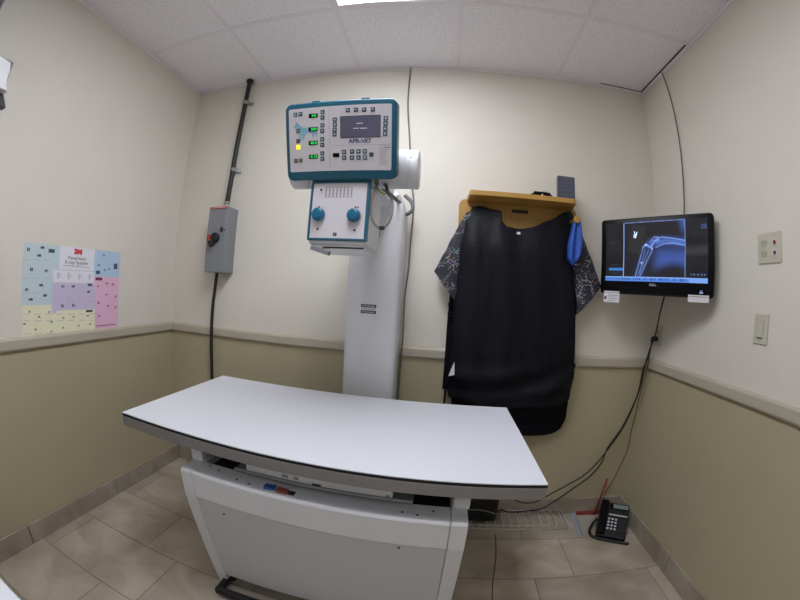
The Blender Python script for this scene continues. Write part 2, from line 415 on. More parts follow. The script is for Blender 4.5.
# film side markers lying on the cabinet shoulder
def marker(name, label, x, y, mt, rz):
    o = thing(name, label, 'marker', (x, y, CZ + 0.0004), rz)
    m = MB(); m.box((-.019, -.013, 0), (.019, .013, .008), 0.002, 2); b = finish('body', m, mt, o)
    m = MB(); m.box((-.010, .0105, .001), (.010, .016, .004), 0.001, 1); finish('clip', m, STEEL, o)
MK_B = mat('blue_marker_plastic', (44, 86, 160), 0.45); MK_R = mat('brown_marker_plastic', (150, 88, 76), 0.45)
marker('side_marker', 'small blue side marker lying on the white cabinet ledge', 1.283, -0.955, MK_B, 0.15)
marker('side_marker', 'small brownish red side marker lying right of the blue one on the cabinet ledge', 1.328, -0.960, MK_R, -0.05)
m = MB(); m.box((1.346, -.966, CZ - .0005), (1.368, -.944, CZ + .0008)); finish('ledge_slot', m, SLOT, cab, False)

# ------------------------------------------------------------------ x-ray stand: column, arm, tube, console, collimator
xs = thing('xray_stand', 'white x-ray tube stand rising behind the table with teal framed control console', 'x-ray machine', (1.43, -0.115, 0))
m = MB(); m.prism([(1.296, 0.0), (1.558, 0.0), (1.558, 1.70), (1.535, 1.765), (1.49, 1.79), (1.37, 1.79), (1.325, 1.765), (1.296, 1.70)], 'y', -0.20, -0.03, 0.028, 4)
col = finish('column', m, WHITE_METAL, xs, False, smooth=40)
m = MB(); m.box((1.24, -0.225, 0), (1.62, -0.022, 0.02), 0.004, 2); finish('base_plate', m, WHITE_METAL, xs, False)
m = MB()
m.box((1.377, -.2012, 1.1995), (1.452, -.2005, 1.2140)); m.mi = 1; m.box((1.377, -.2012, 1.1850), (1.452, -.2005, 1.1990)); m.mi = 0; m.box((1.377, -.2012, 1.1700), (1.452, -.2005, 1.1845))
for k in range(9): m.mi = 1; m.box((1.384 + k * .0068, -.2016, 1.2045), (1.384 + k * .0068 + .0045, -.2011, 1.2090)); m.mi = 0; m.box((1.381 + k * .0078, -.2016, 1.1900), (1.381 + k * .0078 + .0055, -.2011, 1.1930)); m.mi = 1; m.box((1.384 + k * .0068, -.2016, 1.1750), (1.384 + k * .0068 + .0045, -.2011, 1.1790))
finish('warning_label', m, [DARK_PRINT, PAPER], col, False)
m = MB(); m.tube([(1.545, -.10, 1.78), (1.580, -.12, 1.745), (1.592, -.13, 1.705), (1.575, -.13, 1.680), (1.552, -.12, 1.675)], 0.010, 10)
finish('cable_hook', m, mat('mid_grey_plastic', (104, 104, 110), .5), xs, False)
m = MB(); m.box((1.36, -0.54, 1.69), (1.50, -0.12, 1.80), 0.012, 3); finish('arm', m, WHITE_METAL, xs, False)
TYC, TZC = -0.595, 1.741
m = MB()
prof = [(0.050, 1.160), (0.070, 1.161), (0.0745, 1.165), (0.0745, 1.246), (0.072, 1.247), (0.072, 1.249), (0.0745, 1.250), (0.0745, 1.612), (0.073, 1.613), (0.073, 1.615), (0.0745, 1.616), (0.0745, 1.651), (0.0715, 1.654), (0.050, 1.655)]
m.lathe(prof, (0, TYC, TZC), 'x', 48)
tube = finish('tube_housing', m, WHITE_METAL, xs, False)
m = MB(); m.lathe([(0.003, 0), (0.003, 0.003)], (1.628, TYC - 0.0725, TZC + .02), 'y', 10); finish('cap_screw', m, SLOT, tube, False)
m = MB(); m.box((1.34, -0.64, 1.655), (1.45, -0.55, 1.70), 0.004, 2); finish('tube_port', m, GREY_ENAMEL, xs, False)
# control console: its own tilted frame
CA = math.radians(22.1); CW, CH = 0.396, 0.276
CM = Matrix.Translation((1.3915, -0.77, 1.786)) @ Matrix.Rotation(CA, 4, 'X')
def on_console(name, mb, mats, parent, smooth=None):
    mb.bm.transform(CM); return finish(name, mb, mats, parent, False, smooth)
def rrect(w, h, r, n=6):
    P = []
    for cx, cz, a0 in ((w / 2 - r, h / 2 - r, 0), (-w / 2 + r, h / 2 - r, 90), (-w / 2 + r, -h / 2 + r, 180), (w / 2 - r, -h / 2 + r, 270)):
        for k in range(n + 1):
            a = math.radians(a0 + 90 * k / n); P.append((cx + r * math.cos(a), cz + r * math.sin(a)))
    return P
m = MB(); m.prism(rrect(CW, CH, 0.024), 'y', 0.0, 0.062, 0.007, 3, side_only=True)
con = on_console('control_console', m, TEAL, xs, 35)
m = MB(); m.box((-.10, .061, -.09), (.10, .105, .06), 0.006, 2); on_console('console_bracket', m, GREY_ENAMEL, con)
def cp(X, Y):
    X0 = X; X = X + (13 if 60 < X < 515 else 9); Y = Y + (300 - Y) * .06
    yt = 125 - 37 * (X0 - 32) / 571
    return (X - 32) / 556 * CW - CW / 2, CH / 2 - (Y - yt) / (493 - yt) * CH
FX0, FZ1 = cp(44, 141); FX1, FZ0 = cp(555, 456)
m = MB(); w, h = FX1 - FX0, FZ1 - FZ0
cxf, czf = (FX0 + FX1) / 2, (FZ0 + FZ1) / 2
m.prism([(p[0] + cxf, p[1] + czf) for p in rrect(w, h, .006)], 'y', -0.0015, 0.001)
# printed dog, dividing lines and small print belong to the face plate
m.mi = 1
dog = [(64, 232), (70, 224), (76, 212), (74, 200), (84, 208), (92, 214), (98, 224), (112, 234), (140, 236), (162, 234), (178, 236), (186, 246), (190, 262), (188, 280), (183, 292), (181, 276), (176, 264), (170, 260), (174, 272), (170, 286), (163, 292), (164, 280), (158, 266), (146, 262), (126, 264), (122, 276), (116, 300), (110, 302), (112, 284), (108, 272), (104, 300), (98, 312), (95, 304), (98, 282), (96, 262), (92, 246), (84, 238), (72, 240)]
def dogface(m):
    bm2 = bmesh.new()
    vs = [bm2.verts.new((cp(*q)[0], -0.0018, cp(*q)[1])) for q in dog]
    f = bm2.faces.new(vs); bmesh.ops.triangulate(bm2, faces=[f])
    me = bpy.data.meshes.new('tmp'); bm2.to_mesh(me); bm2.free()
    before = set(m.bm.faces); m.bm.from_mesh(me); bpy.data.meshes.remove(me); m._mark(before)
dogface(m)
m.mi = 2
def hline(m, X0, X1, Y, t=.0008):
    a, z = cp(X0, Y); b, _ = cp(X1, Y); m.box((a, -.0019, z - t / 2), (b, -.0014, z + t / 2))
def vline(m, X, Y0, Y1, t=.0008):
    x, z0 = cp(X, Y0); _, z1 = cp(X, Y1); m.box((x - t / 2, -.0019, z1), (x + t / 2, -.0014, z0))
vline(m, 250, 135, 440); hline(m, 255, 550, 330)
for X, Y in ((168, 193), (166, 262), (166, 332), (282, 398)): hline(m, X - 6, X + 6, Y, .0012)
for k in range(9): hline(m, 497, 545 - (k * 13) % 22, 350 + k * 9.5, .0014)
vline(m, 496, 330, 425, .0006); hline(m, 496, 552, 327, .0006)
m.mi = 3
hline(m, 512, 550, 338, .002)
x, z = cp(402, 306); m.text('APR-VET', 0.0185, x, z, -0.0016, wide=1.12, bold=.0006)
hline(m, 355, 440, 316, .0008); hline(m, 436, 448, 312, .0024)
on_console('face_plate', m, [FACE, DOG_BLUE, GREY_LINE, mat('navy_print', (52, 66, 112), 0.6)], con)
GREEN_E = mat('green_led_digits', (30, 160, 60), 0.4, emit=(60, 255, 110), estr=0.9, vary=0)
YEL_E = mat('lit_yellow_button', (236, 226, 40), 0.4, emit=(255, 240, 30), estr=1.0, vary=0)
OLIVE = mat('olive_button', (120, 128, 84), 0.5); DKBTN = mat('dark_grey_button', (84, 82, 88), 0.5)
DSCREEN = mat('grey_lcd_glass', (92, 92, 112), 0.2, emit=(96, 96, 120), estr=0.10, vary=.06, scale=8)
def button(X, Y, size=.0135, body=BTN, icon='sq', ic=BTN_ICON):
    x, z = cp(X, Y); m = MB(); r = size / 2
    m.box((x - r, -.0034, z - r), (x + r, -.001, z + r), 0.001, 2)
    m.mi = 1; a = r * .5
    yb, yf = -.0040, -.0033
    if icon == 'up': m.prism([(x - a, z - a * .7), (x + a, z - a * .7), (x, z + a)], 'y', yf, yb)
    elif icon == 'down': m.prism([(x - a, z + a * .7), (x + a, z + a * .7), (x, z - a)], 'y', yf, yb)
    elif icon == 'bar': m.box((x - a, yb, z - a * .25), (x + a, yf, z + a * .25)); m.box((x - a, yb, z + a * .5), (x + a * .2, yf, z + a))
    elif icon == 'ring': m.box((x - a, yb, z - a), (x + a, yf, z + a)); m.mi = 0; m.box((x - a * .5, yb - .0003, z - a * .5), (x + a * .5, yf, z + a * .5))
    else: m.box((x - a * .75, yb, z - a * .75), (x + a * .75, yf, z + a * .75))
    return on_console('button', m, [body, ic], con)
for X, Y, i in ((76, 167, 'ring'), (103, 165, 'bar'), (88, 250, 'bar')): button(X, Y, .0145, icon=i)
button(87, 302, .014, DKBTN, 'bar', GREY_LINE)
b = button(87, 333, .0155, YEL_E, 'bar', OLIVE); b['label'] = 'lit yellow button'
button(72, 403, .0145, DKBTN, 'ring', GREY_LINE); button(98, 402, .0145, OLIVE, 'bar', DKBTN)
for i, (X, Y) in enumerate(((218, 157), (217, 185), (216, 225), (215, 254), (214, 296), (214, 325), (213, 368), (213, 396))): button(X, Y, .0145, icon='up' if i % 2 == 0 else 'down')
for X, Y in ((343, 148), (382, 146), (422, 145), (463, 143)): button(X, Y, .0150, icon='bar')
for X, Y in ((279, 197), (279, 222), (278, 248), (277, 272), (528, 187), (527, 214), (526, 240), (525, 266)): button(X, Y, .0150, icon='sq')
for X, Y, i in ((323, 363, 'sq'), (323, 392, 'down'), (363, 361, 'bar'), (394, 360, 'sq'), (425, 359, 'ring'), (362, 393, 'down'), (394, 392, 'up'), (425, 391, 'ring')): button(X, Y, .0150, icon=i)
button(456, 376, .0150, BTN, 'ring', BTN)
for (X, Y), s in zip(((170, 175), (168, 244), (167, 314), (166, 384)), ('4.0', '500', '40.0', '0.12')):
    x, z = cp(X, Y); m = MB(); m.box((x - .0165, -.0022, z - .0075), (x + .0165, -.0008, z + .0075)); m.mi = 1
    m.text(s, 0.0130, x + .002, z, -0.0024, wide=1.1)
    on_console('digital_display', m, [BLACK_GLOSS, GREEN_E], con)
x, z = cp(283, 379); m = MB(); m.box((x - .0115, -.0022, z - .0072), (x + .0115, -.0008, z + .0072)); on_console('small_window', m, BLACK_GLOSS, con)
x0, z1 = cp(305, 180); x1, z0 = cp(500, 286)
m = MB(); m.box((x0, -.0022, z0), (x1, -.0008, z1)); m.mi = 1; m.box((x0 + .002, -.0025, z0 + .002), (x1 - .002, -.0021, z1 - .002)); m.mi = 2
for X0, X1, Y in ((384, 416, 216), (370, 396, 242), (402, 436, 241)):
    a, zz = cp(X0, Y); bx, _ = cp(X1, Y); m.box((a, -.0029, zz - .0013), (bx, -.0024, zz + .0013))
on_console('display_screen', m, [DARK_PRINT, DSCREEN, mat('lcd_text', (210, 212, 226), 0.5, emit=(210, 212, 226), estr=.15)], con)
for X in (178, 425):
    x = cp(X, 125)[0]; m = MB(); m.box((x - .014, .004, CH / 2 - .003), (x + .014, .030, CH / 2 + .004), 0.002, 2); on_console('housing_clip', m, TEAL, con)
# collimator
KX0, KX1, KZ0, KZ1, KYF, KYB = 1.287, 1.494, 1.446, 1.664, -0.700, -0.465
m = MB(); m.box((KX0, KYF + .006, KZ0 - .012), (KX1, KYB, KZ1 - .012), 0.005, 2)
colm = finish('collimator', m, WHITE_METAL, xs, False)
m = MB(); bw = 0.0085
m.box((KX0 - .003, KYF - .003, KZ1 - .013), (KX1 + .006, KYF + .012, KZ1), .002, 2); m.box((KX0 - .003, KYF - .003, KZ0), (KX1 + .006, KYF + .012, KZ0 + bw), .002, 2)
m.box((KX0 - .003, KYF - .003, KZ0 + bw), (KX0 - .003 + bw, KYF + .012, KZ1 - .013)); m.box((KX1 + .006 - bw * 1.3, KYF - .003, KZ0 + bw), (KX1 + .006, KYF + .012, KZ1 - .013))
finish('front_frame', m, TEAL, colm, False)
m = MB(); m.box((KX0 + .004, KYF - .0005, KZ0 + .007), (KX1 - .004, KYF + .007, KZ1 - .012)); m.mi = 1
def kp(X, Y): return KX0 - .003 + (X - 95 + (Y - 40) * .09) / 371 * .216, KZ1 - (Y - 40) / 402 * .218
def kline(X0, Y0, X1, Y1, t=.0012):
    a = kp(X0, Y0); b = kp(X1, Y1); m.box((a[0] - t / 2, KYF - .0011, min(a[1], b[1]) - t / 2), (b[0] + t / 2, KYF - .0004, max(a[1], b[1]) + t / 2))
for Y in (90, 158): kline(184, Y, 346, Y)
for Y in (112, 135): kline(184, Y, 346, Y, .0006)
for k in range(8): kline(184 + k * 23, 90, 184 + k * 23, 158, .001)
a = kp(145, 128); m.box((a[0] - .004, KYF - .0011, a[1] - .0015), (a[0] + .012, KYF - .0004, a[1] + .0005))
m.mi = 2
for X, Y, q in ((153, 108, .004), (128, 368, .0036), (357, 373, .0036), (140, 222, .0028), (368, 225, .003), (382, 225, .0024)):
    a = kp(X, Y); m.box((a[0] - q, KYF - .0012, a[1] - q), (a[0] + q, KYF - .0004, a[1] + q))
for dx in (-7, 5):
    a = kp(238 + dx, 402); m.box((a[0] - .003, KYF - .0012, a[1] - .006), (a[0] + .003, KYF - .0004, a[1] + .006))
for X, Y in ((138, 275), (358, 280)):
    a = kp(X, Y)
    for k in range(-5, 6):
        th = math.radians(90 + k * 24); r0, r1 = .0285, .0315
        q = Vector((a[0] + r0 * math.cos(th), a[1] + r0 * math.sin(th)))
        m.box((q.x - .0008, KYF - .0012, q.y - .0008), (q.x + .0008, KYF - .0004, q.y + .0008))
finish('front_panel', m, [FACE, GREY_LINE, DARK_PRINT], colm, False)
for X, Y in ((138, 275), (358, 280)):
    a = kp(X, Y); m = MB()
    m.lathe([(.0235, 0), (.0235, -.004), (.022, -.018), (.020, -.022), (.012, -.0225)], (a[0], KYF, a[1]), 'y', 28)
    m.box((a[0] - .002, KYF - .0235, a[1] + .004), (a[0] + .002, KYF - .0222, a[1] + .020))
    finish('knob', m, TEAL_KNOB, colm, False)
m = MB(); m.box((KX0 + .012, KYF + .012, KZ0 - .026), (KX1 - .004, KYB + .01, KZ0 - .0125), .002, 1); m.mi = 1; m.box((KX0 + .055, KYF + .010, KZ0 - .0255), (KX1 - .006, KYF + .02, KZ0 - .020))
finish('filter_rail', m, [WHITE_METAL, SLOT], colm, False)
m = MB(); m.box((KX0 + .008, KYF + .004, KZ0 - .042), (KX0 + .080, KYF + .03, KZ0 - .026), .002, 1, Matrix.Rotation(.28, 3, 'Y')); finish('filter_plate', m, GREY_ENAMEL, colm, False)
m = MB(); m.tube([(1.487, -.60, 1.705), (1.515, -.66, 1.668), (1.512, -.685, 1.630), (1.503, -.688, 1.590), (1.506, -.688, 1.540), (1.522, -.688, 1.508), (1.545, -.688, 1.497), (1.566, -.685, 1.515), (1.576, -.68, 1.552), (1.572, -.67, 1.595), (1.555, -.65, 1.635), (1.53, -.62, 1.675), (1.52, -.59, 1.70)], .0048, 8)
m.mi = 1; m.tube([(1.492, -.62, 1.695), (1.508, -.66, 1.660), (1.525, -.67, 1.632), (1.545, -.66, 1.622)], .0035, 6)
m.mi = 2; m.tube([(1.53, -.60, 1.69), (1.545, -.64, 1.655), (1.560, -.65, 1.618)], .005, 6); m.box((1.536, -.694, 1.490), (1.556, -.682, 1.503), .003, 1)
m.mi = 2; m.tube([(1.541, -.690, 1.492), (1.540, -.690, 1.462)], .0010, 5)
m.mi = 0; m.tube([(1.50, -.55, 1.69), (1.555, -.52, 1.65), (1.565, -.42, 1.66), (1.54, -.30, 1.72), (1.52, -.17, 1.72)], .008, 8)
finish('cable_loop', m, [mat('light_grey_cable', (138, 136, 132), .5), YELLOW_GREEN, CABLE_BLACK], xs, False)

# ------------------------------------------------------------------ wall switch box with conduit
db = thing('disconnect_switch', 'grey metal disconnect switch box with black rotary handle on the back wall', 'switch box', (0.44, 0, 1.335))
m = MB(); m.box((0.366, -0.118, 1.335), (0.503, 0, 1.730), .004, 2); finish('enclosure', m, GREY_ENAMEL, db, False)
m = MB(); m.box((0.372, -0.1215, 1.716), (0.500, -0.1175, 1.728)); m.mi = 1
for k in range(7): m.box((.382 + k * .016, -.1222, 1.720), (.392 + k * .016, -.1212, 1.724))
finish('danger_label', m, [RED, PAPER], db, False)
m = MB(); m.lathe([(.030, 0), (.030, -.016), (.026, -.022), (.010, -.023)], (0.436, -.118, 1.540), 'y', 24); m.box((.400, -.150, 1.483), (.434, -.136, 1.547), .005, 2, Matrix.Rotation(-.45, 3, 'Y'))
hd = finish('rotary_handle', m, BLACK_PLASTIC, db, False)
m = MB(); m.box((.398, -.1515, 1.520), (.418, -.1495, 1.556), .0006, 1, Matrix.Rotation(-.1, 3, 'Y')); finish('handle_stripe', m, RED, hd, False)
m = MB(); m.box((.468, -.126, 1.574), (.484, -.1175, 1.602), .002, 1); m.lathe([(.005, 0), (.005, -.006)], (.497, -.118, 1.586), 'y', 10); finish('lid_latch', m, BLACK_PLASTIC, db, False)
m = MB(); m.lathe([(.018, 1.728), (.020, 1.742), (.016, 1.744), (.016, 1.765), (.019, 1.767), (.019, 1.775)], (.440, -.045, 0), 'z', 16); finish('fitting', m, STEEL, db, False)
cd = thing('conduit', 'black flexible conduit running from the grey switch box up to the ceiling', 'conduit', (0.44, -0.045, 1.776))
m = MB(); m.tube([(.440, -.045, 1.776), (.444, -.04, 1.9), (.445, -.035, 2.1), (.444, -.03, 2.4), (.441, -.03, 2.638)], .0155, 14); finish('sleeve', m, CONDUIT, cd, False)
for z in (1.985, 2.468):
    m = MB(); m.lathe([(.0165, -.012), (.0190, -.012), (.0190, .012), (.0165, .012)], (.4445, -.034, z), 'z', 18); m.box((.462, -.010, z - .010), (.494, 0.0, z + .010), .002, 1); m.box((.460, -.03, z - .010), (.468, -.003, z + .010)); finish('clamp', m, STEEL, cd, False)
m = MB(); m.lathe([(.024, 2.632), (.024, 2.648)], (.441, -.03, 0), 'z', 16); finish('collar', m, CONDUIT, cd, False)
m = MB(); m.tube([(.412, -.045, 1.334), (.402, -.044, 1.24), (.389, -.043, 1.12), (.383, -.042, .95), (.384, -.041, .70), (.386, -.040, .30), (.387, -.040, 0.0)], .0105, 12)
tag(centred(finish('lower_conduit', m, CONDUIT)), 'black conduit dropping from the bottom of the grey switch box to the floor', 'conduit')

# ------------------------------------------------------------------ poster on the left wall
PW, PH = 0.599, 0.418
PLABEL = ('pastel x-ray positioning chart poster with red 3M mark on left wall', 'poster')
PLB = mat('pale_blue_print', (196, 214, 220), 0.4, vary=.01); PBL = mat('sky_blue_print', (178, 204, 230), 0.4, vary=.01); PPK = mat('pink_print', (228, 184, 212), 0.4, vary=.01)
PPU = mat('lilac_print', (204, 194, 224), 0.4, vary=.01); PYE = mat('pale_yellow_print', (234, 232, 202), 0.4, vary=.01); PWH = mat('white_print', (228, 228, 238), 0.4, vary=.01); PRD = mat('red_print', (196, 40, 56), 0.5)
PDK = mat('charcoal_print', (74, 80, 98), 0.5); PPLUM = mat('plum_print', (110, 54, 92), 0.5)
def pp(X, Y):
    t = (X - 80) / 523; yt = 62 + 60 * t; yb = 575 - 50 * t; v = (Y - yt) / (yb - yt)
    s = (Y - 62) / 513; xl = 80 - 10 * s; xr = 603 - 18 * s; u = (X - xl) / (xr - xl)
    u = u - 0.10 * u * (1 - u)      # foreshortening
    return u * PW - PW / 2, PH / 2 - v * PH
m = MB(); m.box((-PW / 2, -.0012, -PH / 2), (PW / 2, 0, PH / 2))
def area(mi, X0, Y0, X1, Y1, y=-.0016):
    m.mi = mi; a = pp(X0, Y0); b = pp(X1, Y1)
    x0, x1 = max(-PW / 2, min(a[0], b[0])), min(PW / 2, max(a[0], b[0])); z0, z1 = max(-PH / 2, min(a[1], b[1])), min(PH / 2, max(a[1], b[1]))
    m.box((x0, y, z0), (x1, -.0011, z1))
area(1, 72, 55, 258, 408); area(3, 454, 100, 610, 256); area(4, 452, 250, 610, 535); area(5, 230, 285, 455, 440, -.0018); area(6, 70, 408, 258, 590, -.0017); area(6, 250, 436, 452, 580, -.0019); area(2, 236, 215, 452, 285, -.0019); area(2, 256, 78, 456, 220, -.0015)
m.mi = 7; x, z = pp(361, 118); m.text('3M', .035, x, z, -.0017, wide=1.12, bold=.0022)
m.mi = 8
x, z = pp(357, 152); m.text('Veterinary', .027, x, z, -.0017)
x, z = pp(355, 176); m.text('X-ray System', .027, x, z, -.0017)
def mark(X, Y, w, h, mi=8):
    m.mi = mi; x, z = pp(X, Y); w *= PW / 523; h *= PH / 430; m.box((x - w / 2, -.0024, z - h / 2), (x + w / 2, -.0015, z + h / 2))
for k in range(14): mark(290 + k * 10, 190 + k * .9, 7, 3)
R = random.Random(3)
def icon(X, Y, s=1.0, mi=8):
    s *= .78
    kind = R.randrange(3)
    if kind == 0:
        mark(X - 5 * s, Y, 7 * s, 22 * s, mi); mark(X + 6 * s, Y + 1, 6 * s, 20 * s, mi); mark(X, Y, 12 * s, 4 * s, mi)
    elif kind == 1:
        mark(X, Y - 5 * s, 20 * s, 7 * s, mi); mark(X - 6 * s, Y + 4 * s, 8 * s, 12 * s, mi); mark(X + 8 * s, Y + 3 * s, 5 * s, 6 * s, mi)
    else:
        mark(X, Y, 24 * s, 12 * s, mi); mark(X + 4 * s, Y - 8 * s, 9 * s, 7 * s, mi)
for X, Y in ((102, 104), (172, 95), (158, 138), (122, 212), (198, 220), (172, 298), (100, 322), (192, 354), (120, 375)): icon(X, Y, 1.0)
mark(221, 112, 30, 18)
for X, Y in ((503, 135), (477, 190), (512, 215), (538, 212)): icon(X, Y, .8, 10)
mark(574, 196, 22, 32, 8); mark(474, 228, 24, 18, 8)
for X, Y in ((286, 305), (340, 305), (282, 410), (340, 408), (423, 335)): icon(X, Y, .9, 8)
mark(431, 296, 26, 14); mark(480, 264, 40, 16, 9)
for X, Y in ((477, 305), (525, 290), (560, 294), (524, 350), (577, 360), (478, 395), (575, 418), (480, 466), (532, 412)): icon(X, Y, .7, 9)
for X, Y in ((112, 440), (160, 470), (212, 444), (84, 508), (140, 538), (222, 498), (285, 475), (340, 470), (416, 466), (282, 530), (366, 520), (428, 512), (220, 550)): icon(X, Y, .6, 8)
mark(426, 439, 38, 12)
for k in range(4): mark(258 + k * 56, 245 + k * 3, 5, 34, 11); mark(268 + k * 56, 240 + k * 3, 8, 8, 11); mark(264 + k * 56, 252 + k * 3, 14, 3, 11)
for X in range(95, 245, 52):
    for Y in (160, 260, 340): mark(X, Y, 34, 2.5, 11)
for X in range(95, 450, 58):
    for Y in (455, 490, 560): mark(X, Y, 34, 2.5, 11)
for X in range(262, 450, 58):
    for Y in (325, 362, 388): mark(X, Y, 34, 2.5, 11)
mark(518, 518, 120, 4, 9)
poster = tag(finish('wall_poster', m, [PAPER, PLB, PWH, PBL, PPK, PPU, PYE, PRD, PDK, PPLUM, mat('steel_blue_print', (96, 130, 160), .5), mat('faint_print', (178, 180, 196), .5)]), *PLABEL)
poster.location = (0, -0.7735, 1.207); poster.rotation_euler = (0, 0, PI / 2)

# ------------------------------------------------------------------ wall plates on the right wall (local: x right, -y to the viewer)
def plate_thing(name, label, cat, yc, zc, w, h, **k):
    o = thing(name, label, cat, (W, yc, zc), -PI / 2)
    m = MB(); m.box((-w / 2, -.006, -h / 2), (w / 2, 0, h / 2), .003, 2); finish('cover_plate', m, IVORY, o); return o
def receptacle(o, x, z):
    m = MB(); m.prism([(p[0] + x, p[1] + z) for p in rrect(.031, .027, .010)], 'y', -.0085, -.005); m.mi = 1
    m.box((x - .008, -.0092, z - .002), (x - .0055, -.0083, z + .007)); m.box((x + .0055, -.0092, z - .002), (x + .008, -.0083, z + .006)); m.box((x - .002, -.0092, z - .010), (x + .002, -.0083, z - .006))
    finish('receptacle', m, [IVORY_D, SLOT], o)
def pscrew(o, x, z):
    m = MB(); m.lathe([(.003, 0), (.003, -.0015)], (x, -.006, z), 'y', 10); finish('plate_screw', m, IVORY_D, o)
o = plate_thing('outlet_plate', 'ivory two gang plate with power outlets and two red jacks on right wall', 'outlet', -.842, 1.541, .119, .116)
for z in (.0205, -.0205): receptacle(o, -.028, z)
for z in (.018, -.020):
    m = MB(); m.box((.018, -.009, z - .011), (.040, -.0055, z + .011), .001, 1); m.mi = 1; m.box((.0225, -.0100, z - .007), (.0355, -.0088, z + .007)); m.mi = 2; m.box((.026, -.0106, z - .005), (.034, -.0098, z + .001))
    finish('data_jack', m, [PAPER, mat('red_jack_plastic', (150, 36, 48), .4), SLOT], o)
for x in (-.028, .029):
    for z in ((0,) if x < 0 else (.042, -.042)): pscrew(o, x, z)
o = plate_thing('light_switch', 'ivory rocker light switch below the two gang outlet on right wall', 'light switch', -.811, 1.238, .073, .114)
m = MB(); m.box((-.0175, -.0085, -.034), (.0175, -.0055, .034), .001, 1); finish('switch_frame', m, IVORY_D, o)
m = MB(); m.prism([(-.0085, .031), (-.0085, -.031), (-.0118, -.031), (-.0095, .031)], 'x', -.0148, .0148); finish('rocker', m, IVORY, o)
m = MB(); m.box((-.012, -.0100, -.0345), (.012, -.0085, -.0312)); finish('rocker_shadow_gap', m, SLOT, o)
for z in (.046, -.046): pscrew(o, 0, z)
o = plate_thing('outlet_plate', 'ivory outlet plate with black plug in the corner below the monitor', 'outlet', -.078, 1.139, .074, .114)
for z in (.0205, -.0205): receptacle(o, 0, z)
pscrew(o, 0, 0)

# ------------------------------------------------------------------ monitor
MW, MH = 0.550, 0.360
MSC = 1.05; ML = Vector((2.5842, -0.1238)); MR = Vector((2.9538, -0.5617)); mc = (ML + MR) / 2; mu = (MR - ML).normalized()
MROT = math.atan2(mu.y, mu.x)
mo = thing('wall_monitor', 'black flat screen computer showing a blue bone x-ray beside the corner', 'monitor', (mc.x, mc.y, 1.345), MROT, sc=MSC)
m = MB(); m.prism([(p[0], p[1] + MH / 2) for p in rrect(MW, MH, .016)], 'y', 0.0, 0.030, .004, 2, side_only=True); shell = finish('bezel', m, BLACK_GLOSS, mo, smooth=35)
m = MB(); m.box((-.2, .029, .06), (.2, .052, .31), .012, 3); finish('rear_cover', m, BLACK_PLASTIC, mo)
SX0, SX1, SZ0, SZ1 = -MW / 2 + .0265, MW / 2 - .0275, .0615, MH - .0215
def seg_d(px, pz, a, b):
    ax, az = a; bx, bz = b; dx, dz = bx - ax, bz - az
    t = max(0, min(1, ((px - ax) * dx + (pz - az) * dz) / (dx * dx + dz * dz + 1e-9)))
    return math.hypot(px - ax - t * dx, pz - az - t * dz), t
def chain(px, pz, pts):
    return min(seg_d(px, pz, a, b)[0] for a, b in zip(pts, pts[1:]))
def sstep(a, b, x):
    t = max(0, min(1, (x - a) / (b - a))); return t * t * (3 - 2 * t)
SASP = (SX1 - SX0) / (SZ1 - SZ0)
def screen_px(X, Y): return ((X - 93) / 542, (Y - (133 - 28 * (X - 93) / 542)) / (307 + 10 * (X - 93) / 542 + 28 * (X - 93) / 542))
def sp(X, Y):
    u, v = screen_px(X, Y); return u * SASP, v
HUM1 = [sp(372, 216), sp(405, 208), sp(450, 213), sp(522, 226)]; HUM2 = [sp(372, 262), sp(410, 244), sp(460, 240), sp(522, 252)]
RAD1 = [sp(300, 268), sp(285, 330), sp(262, 418)]; RAD2 = [sp(352, 276), sp(322, 340), sp(288, 416)]; ULN1 = [sp(312, 272), sp(300, 340), sp(276, 418)]; ULN2 = [sp(332, 275), sp(312, 330), sp(285, 400)]
JOINT = [sp(302, 262), sp(318, 246), sp(340, 262), sp(352, 248), sp(362, 228), sp(385, 222)]
JO2 = [sp(340, 236), sp(362, 206), sp(382, 206)]
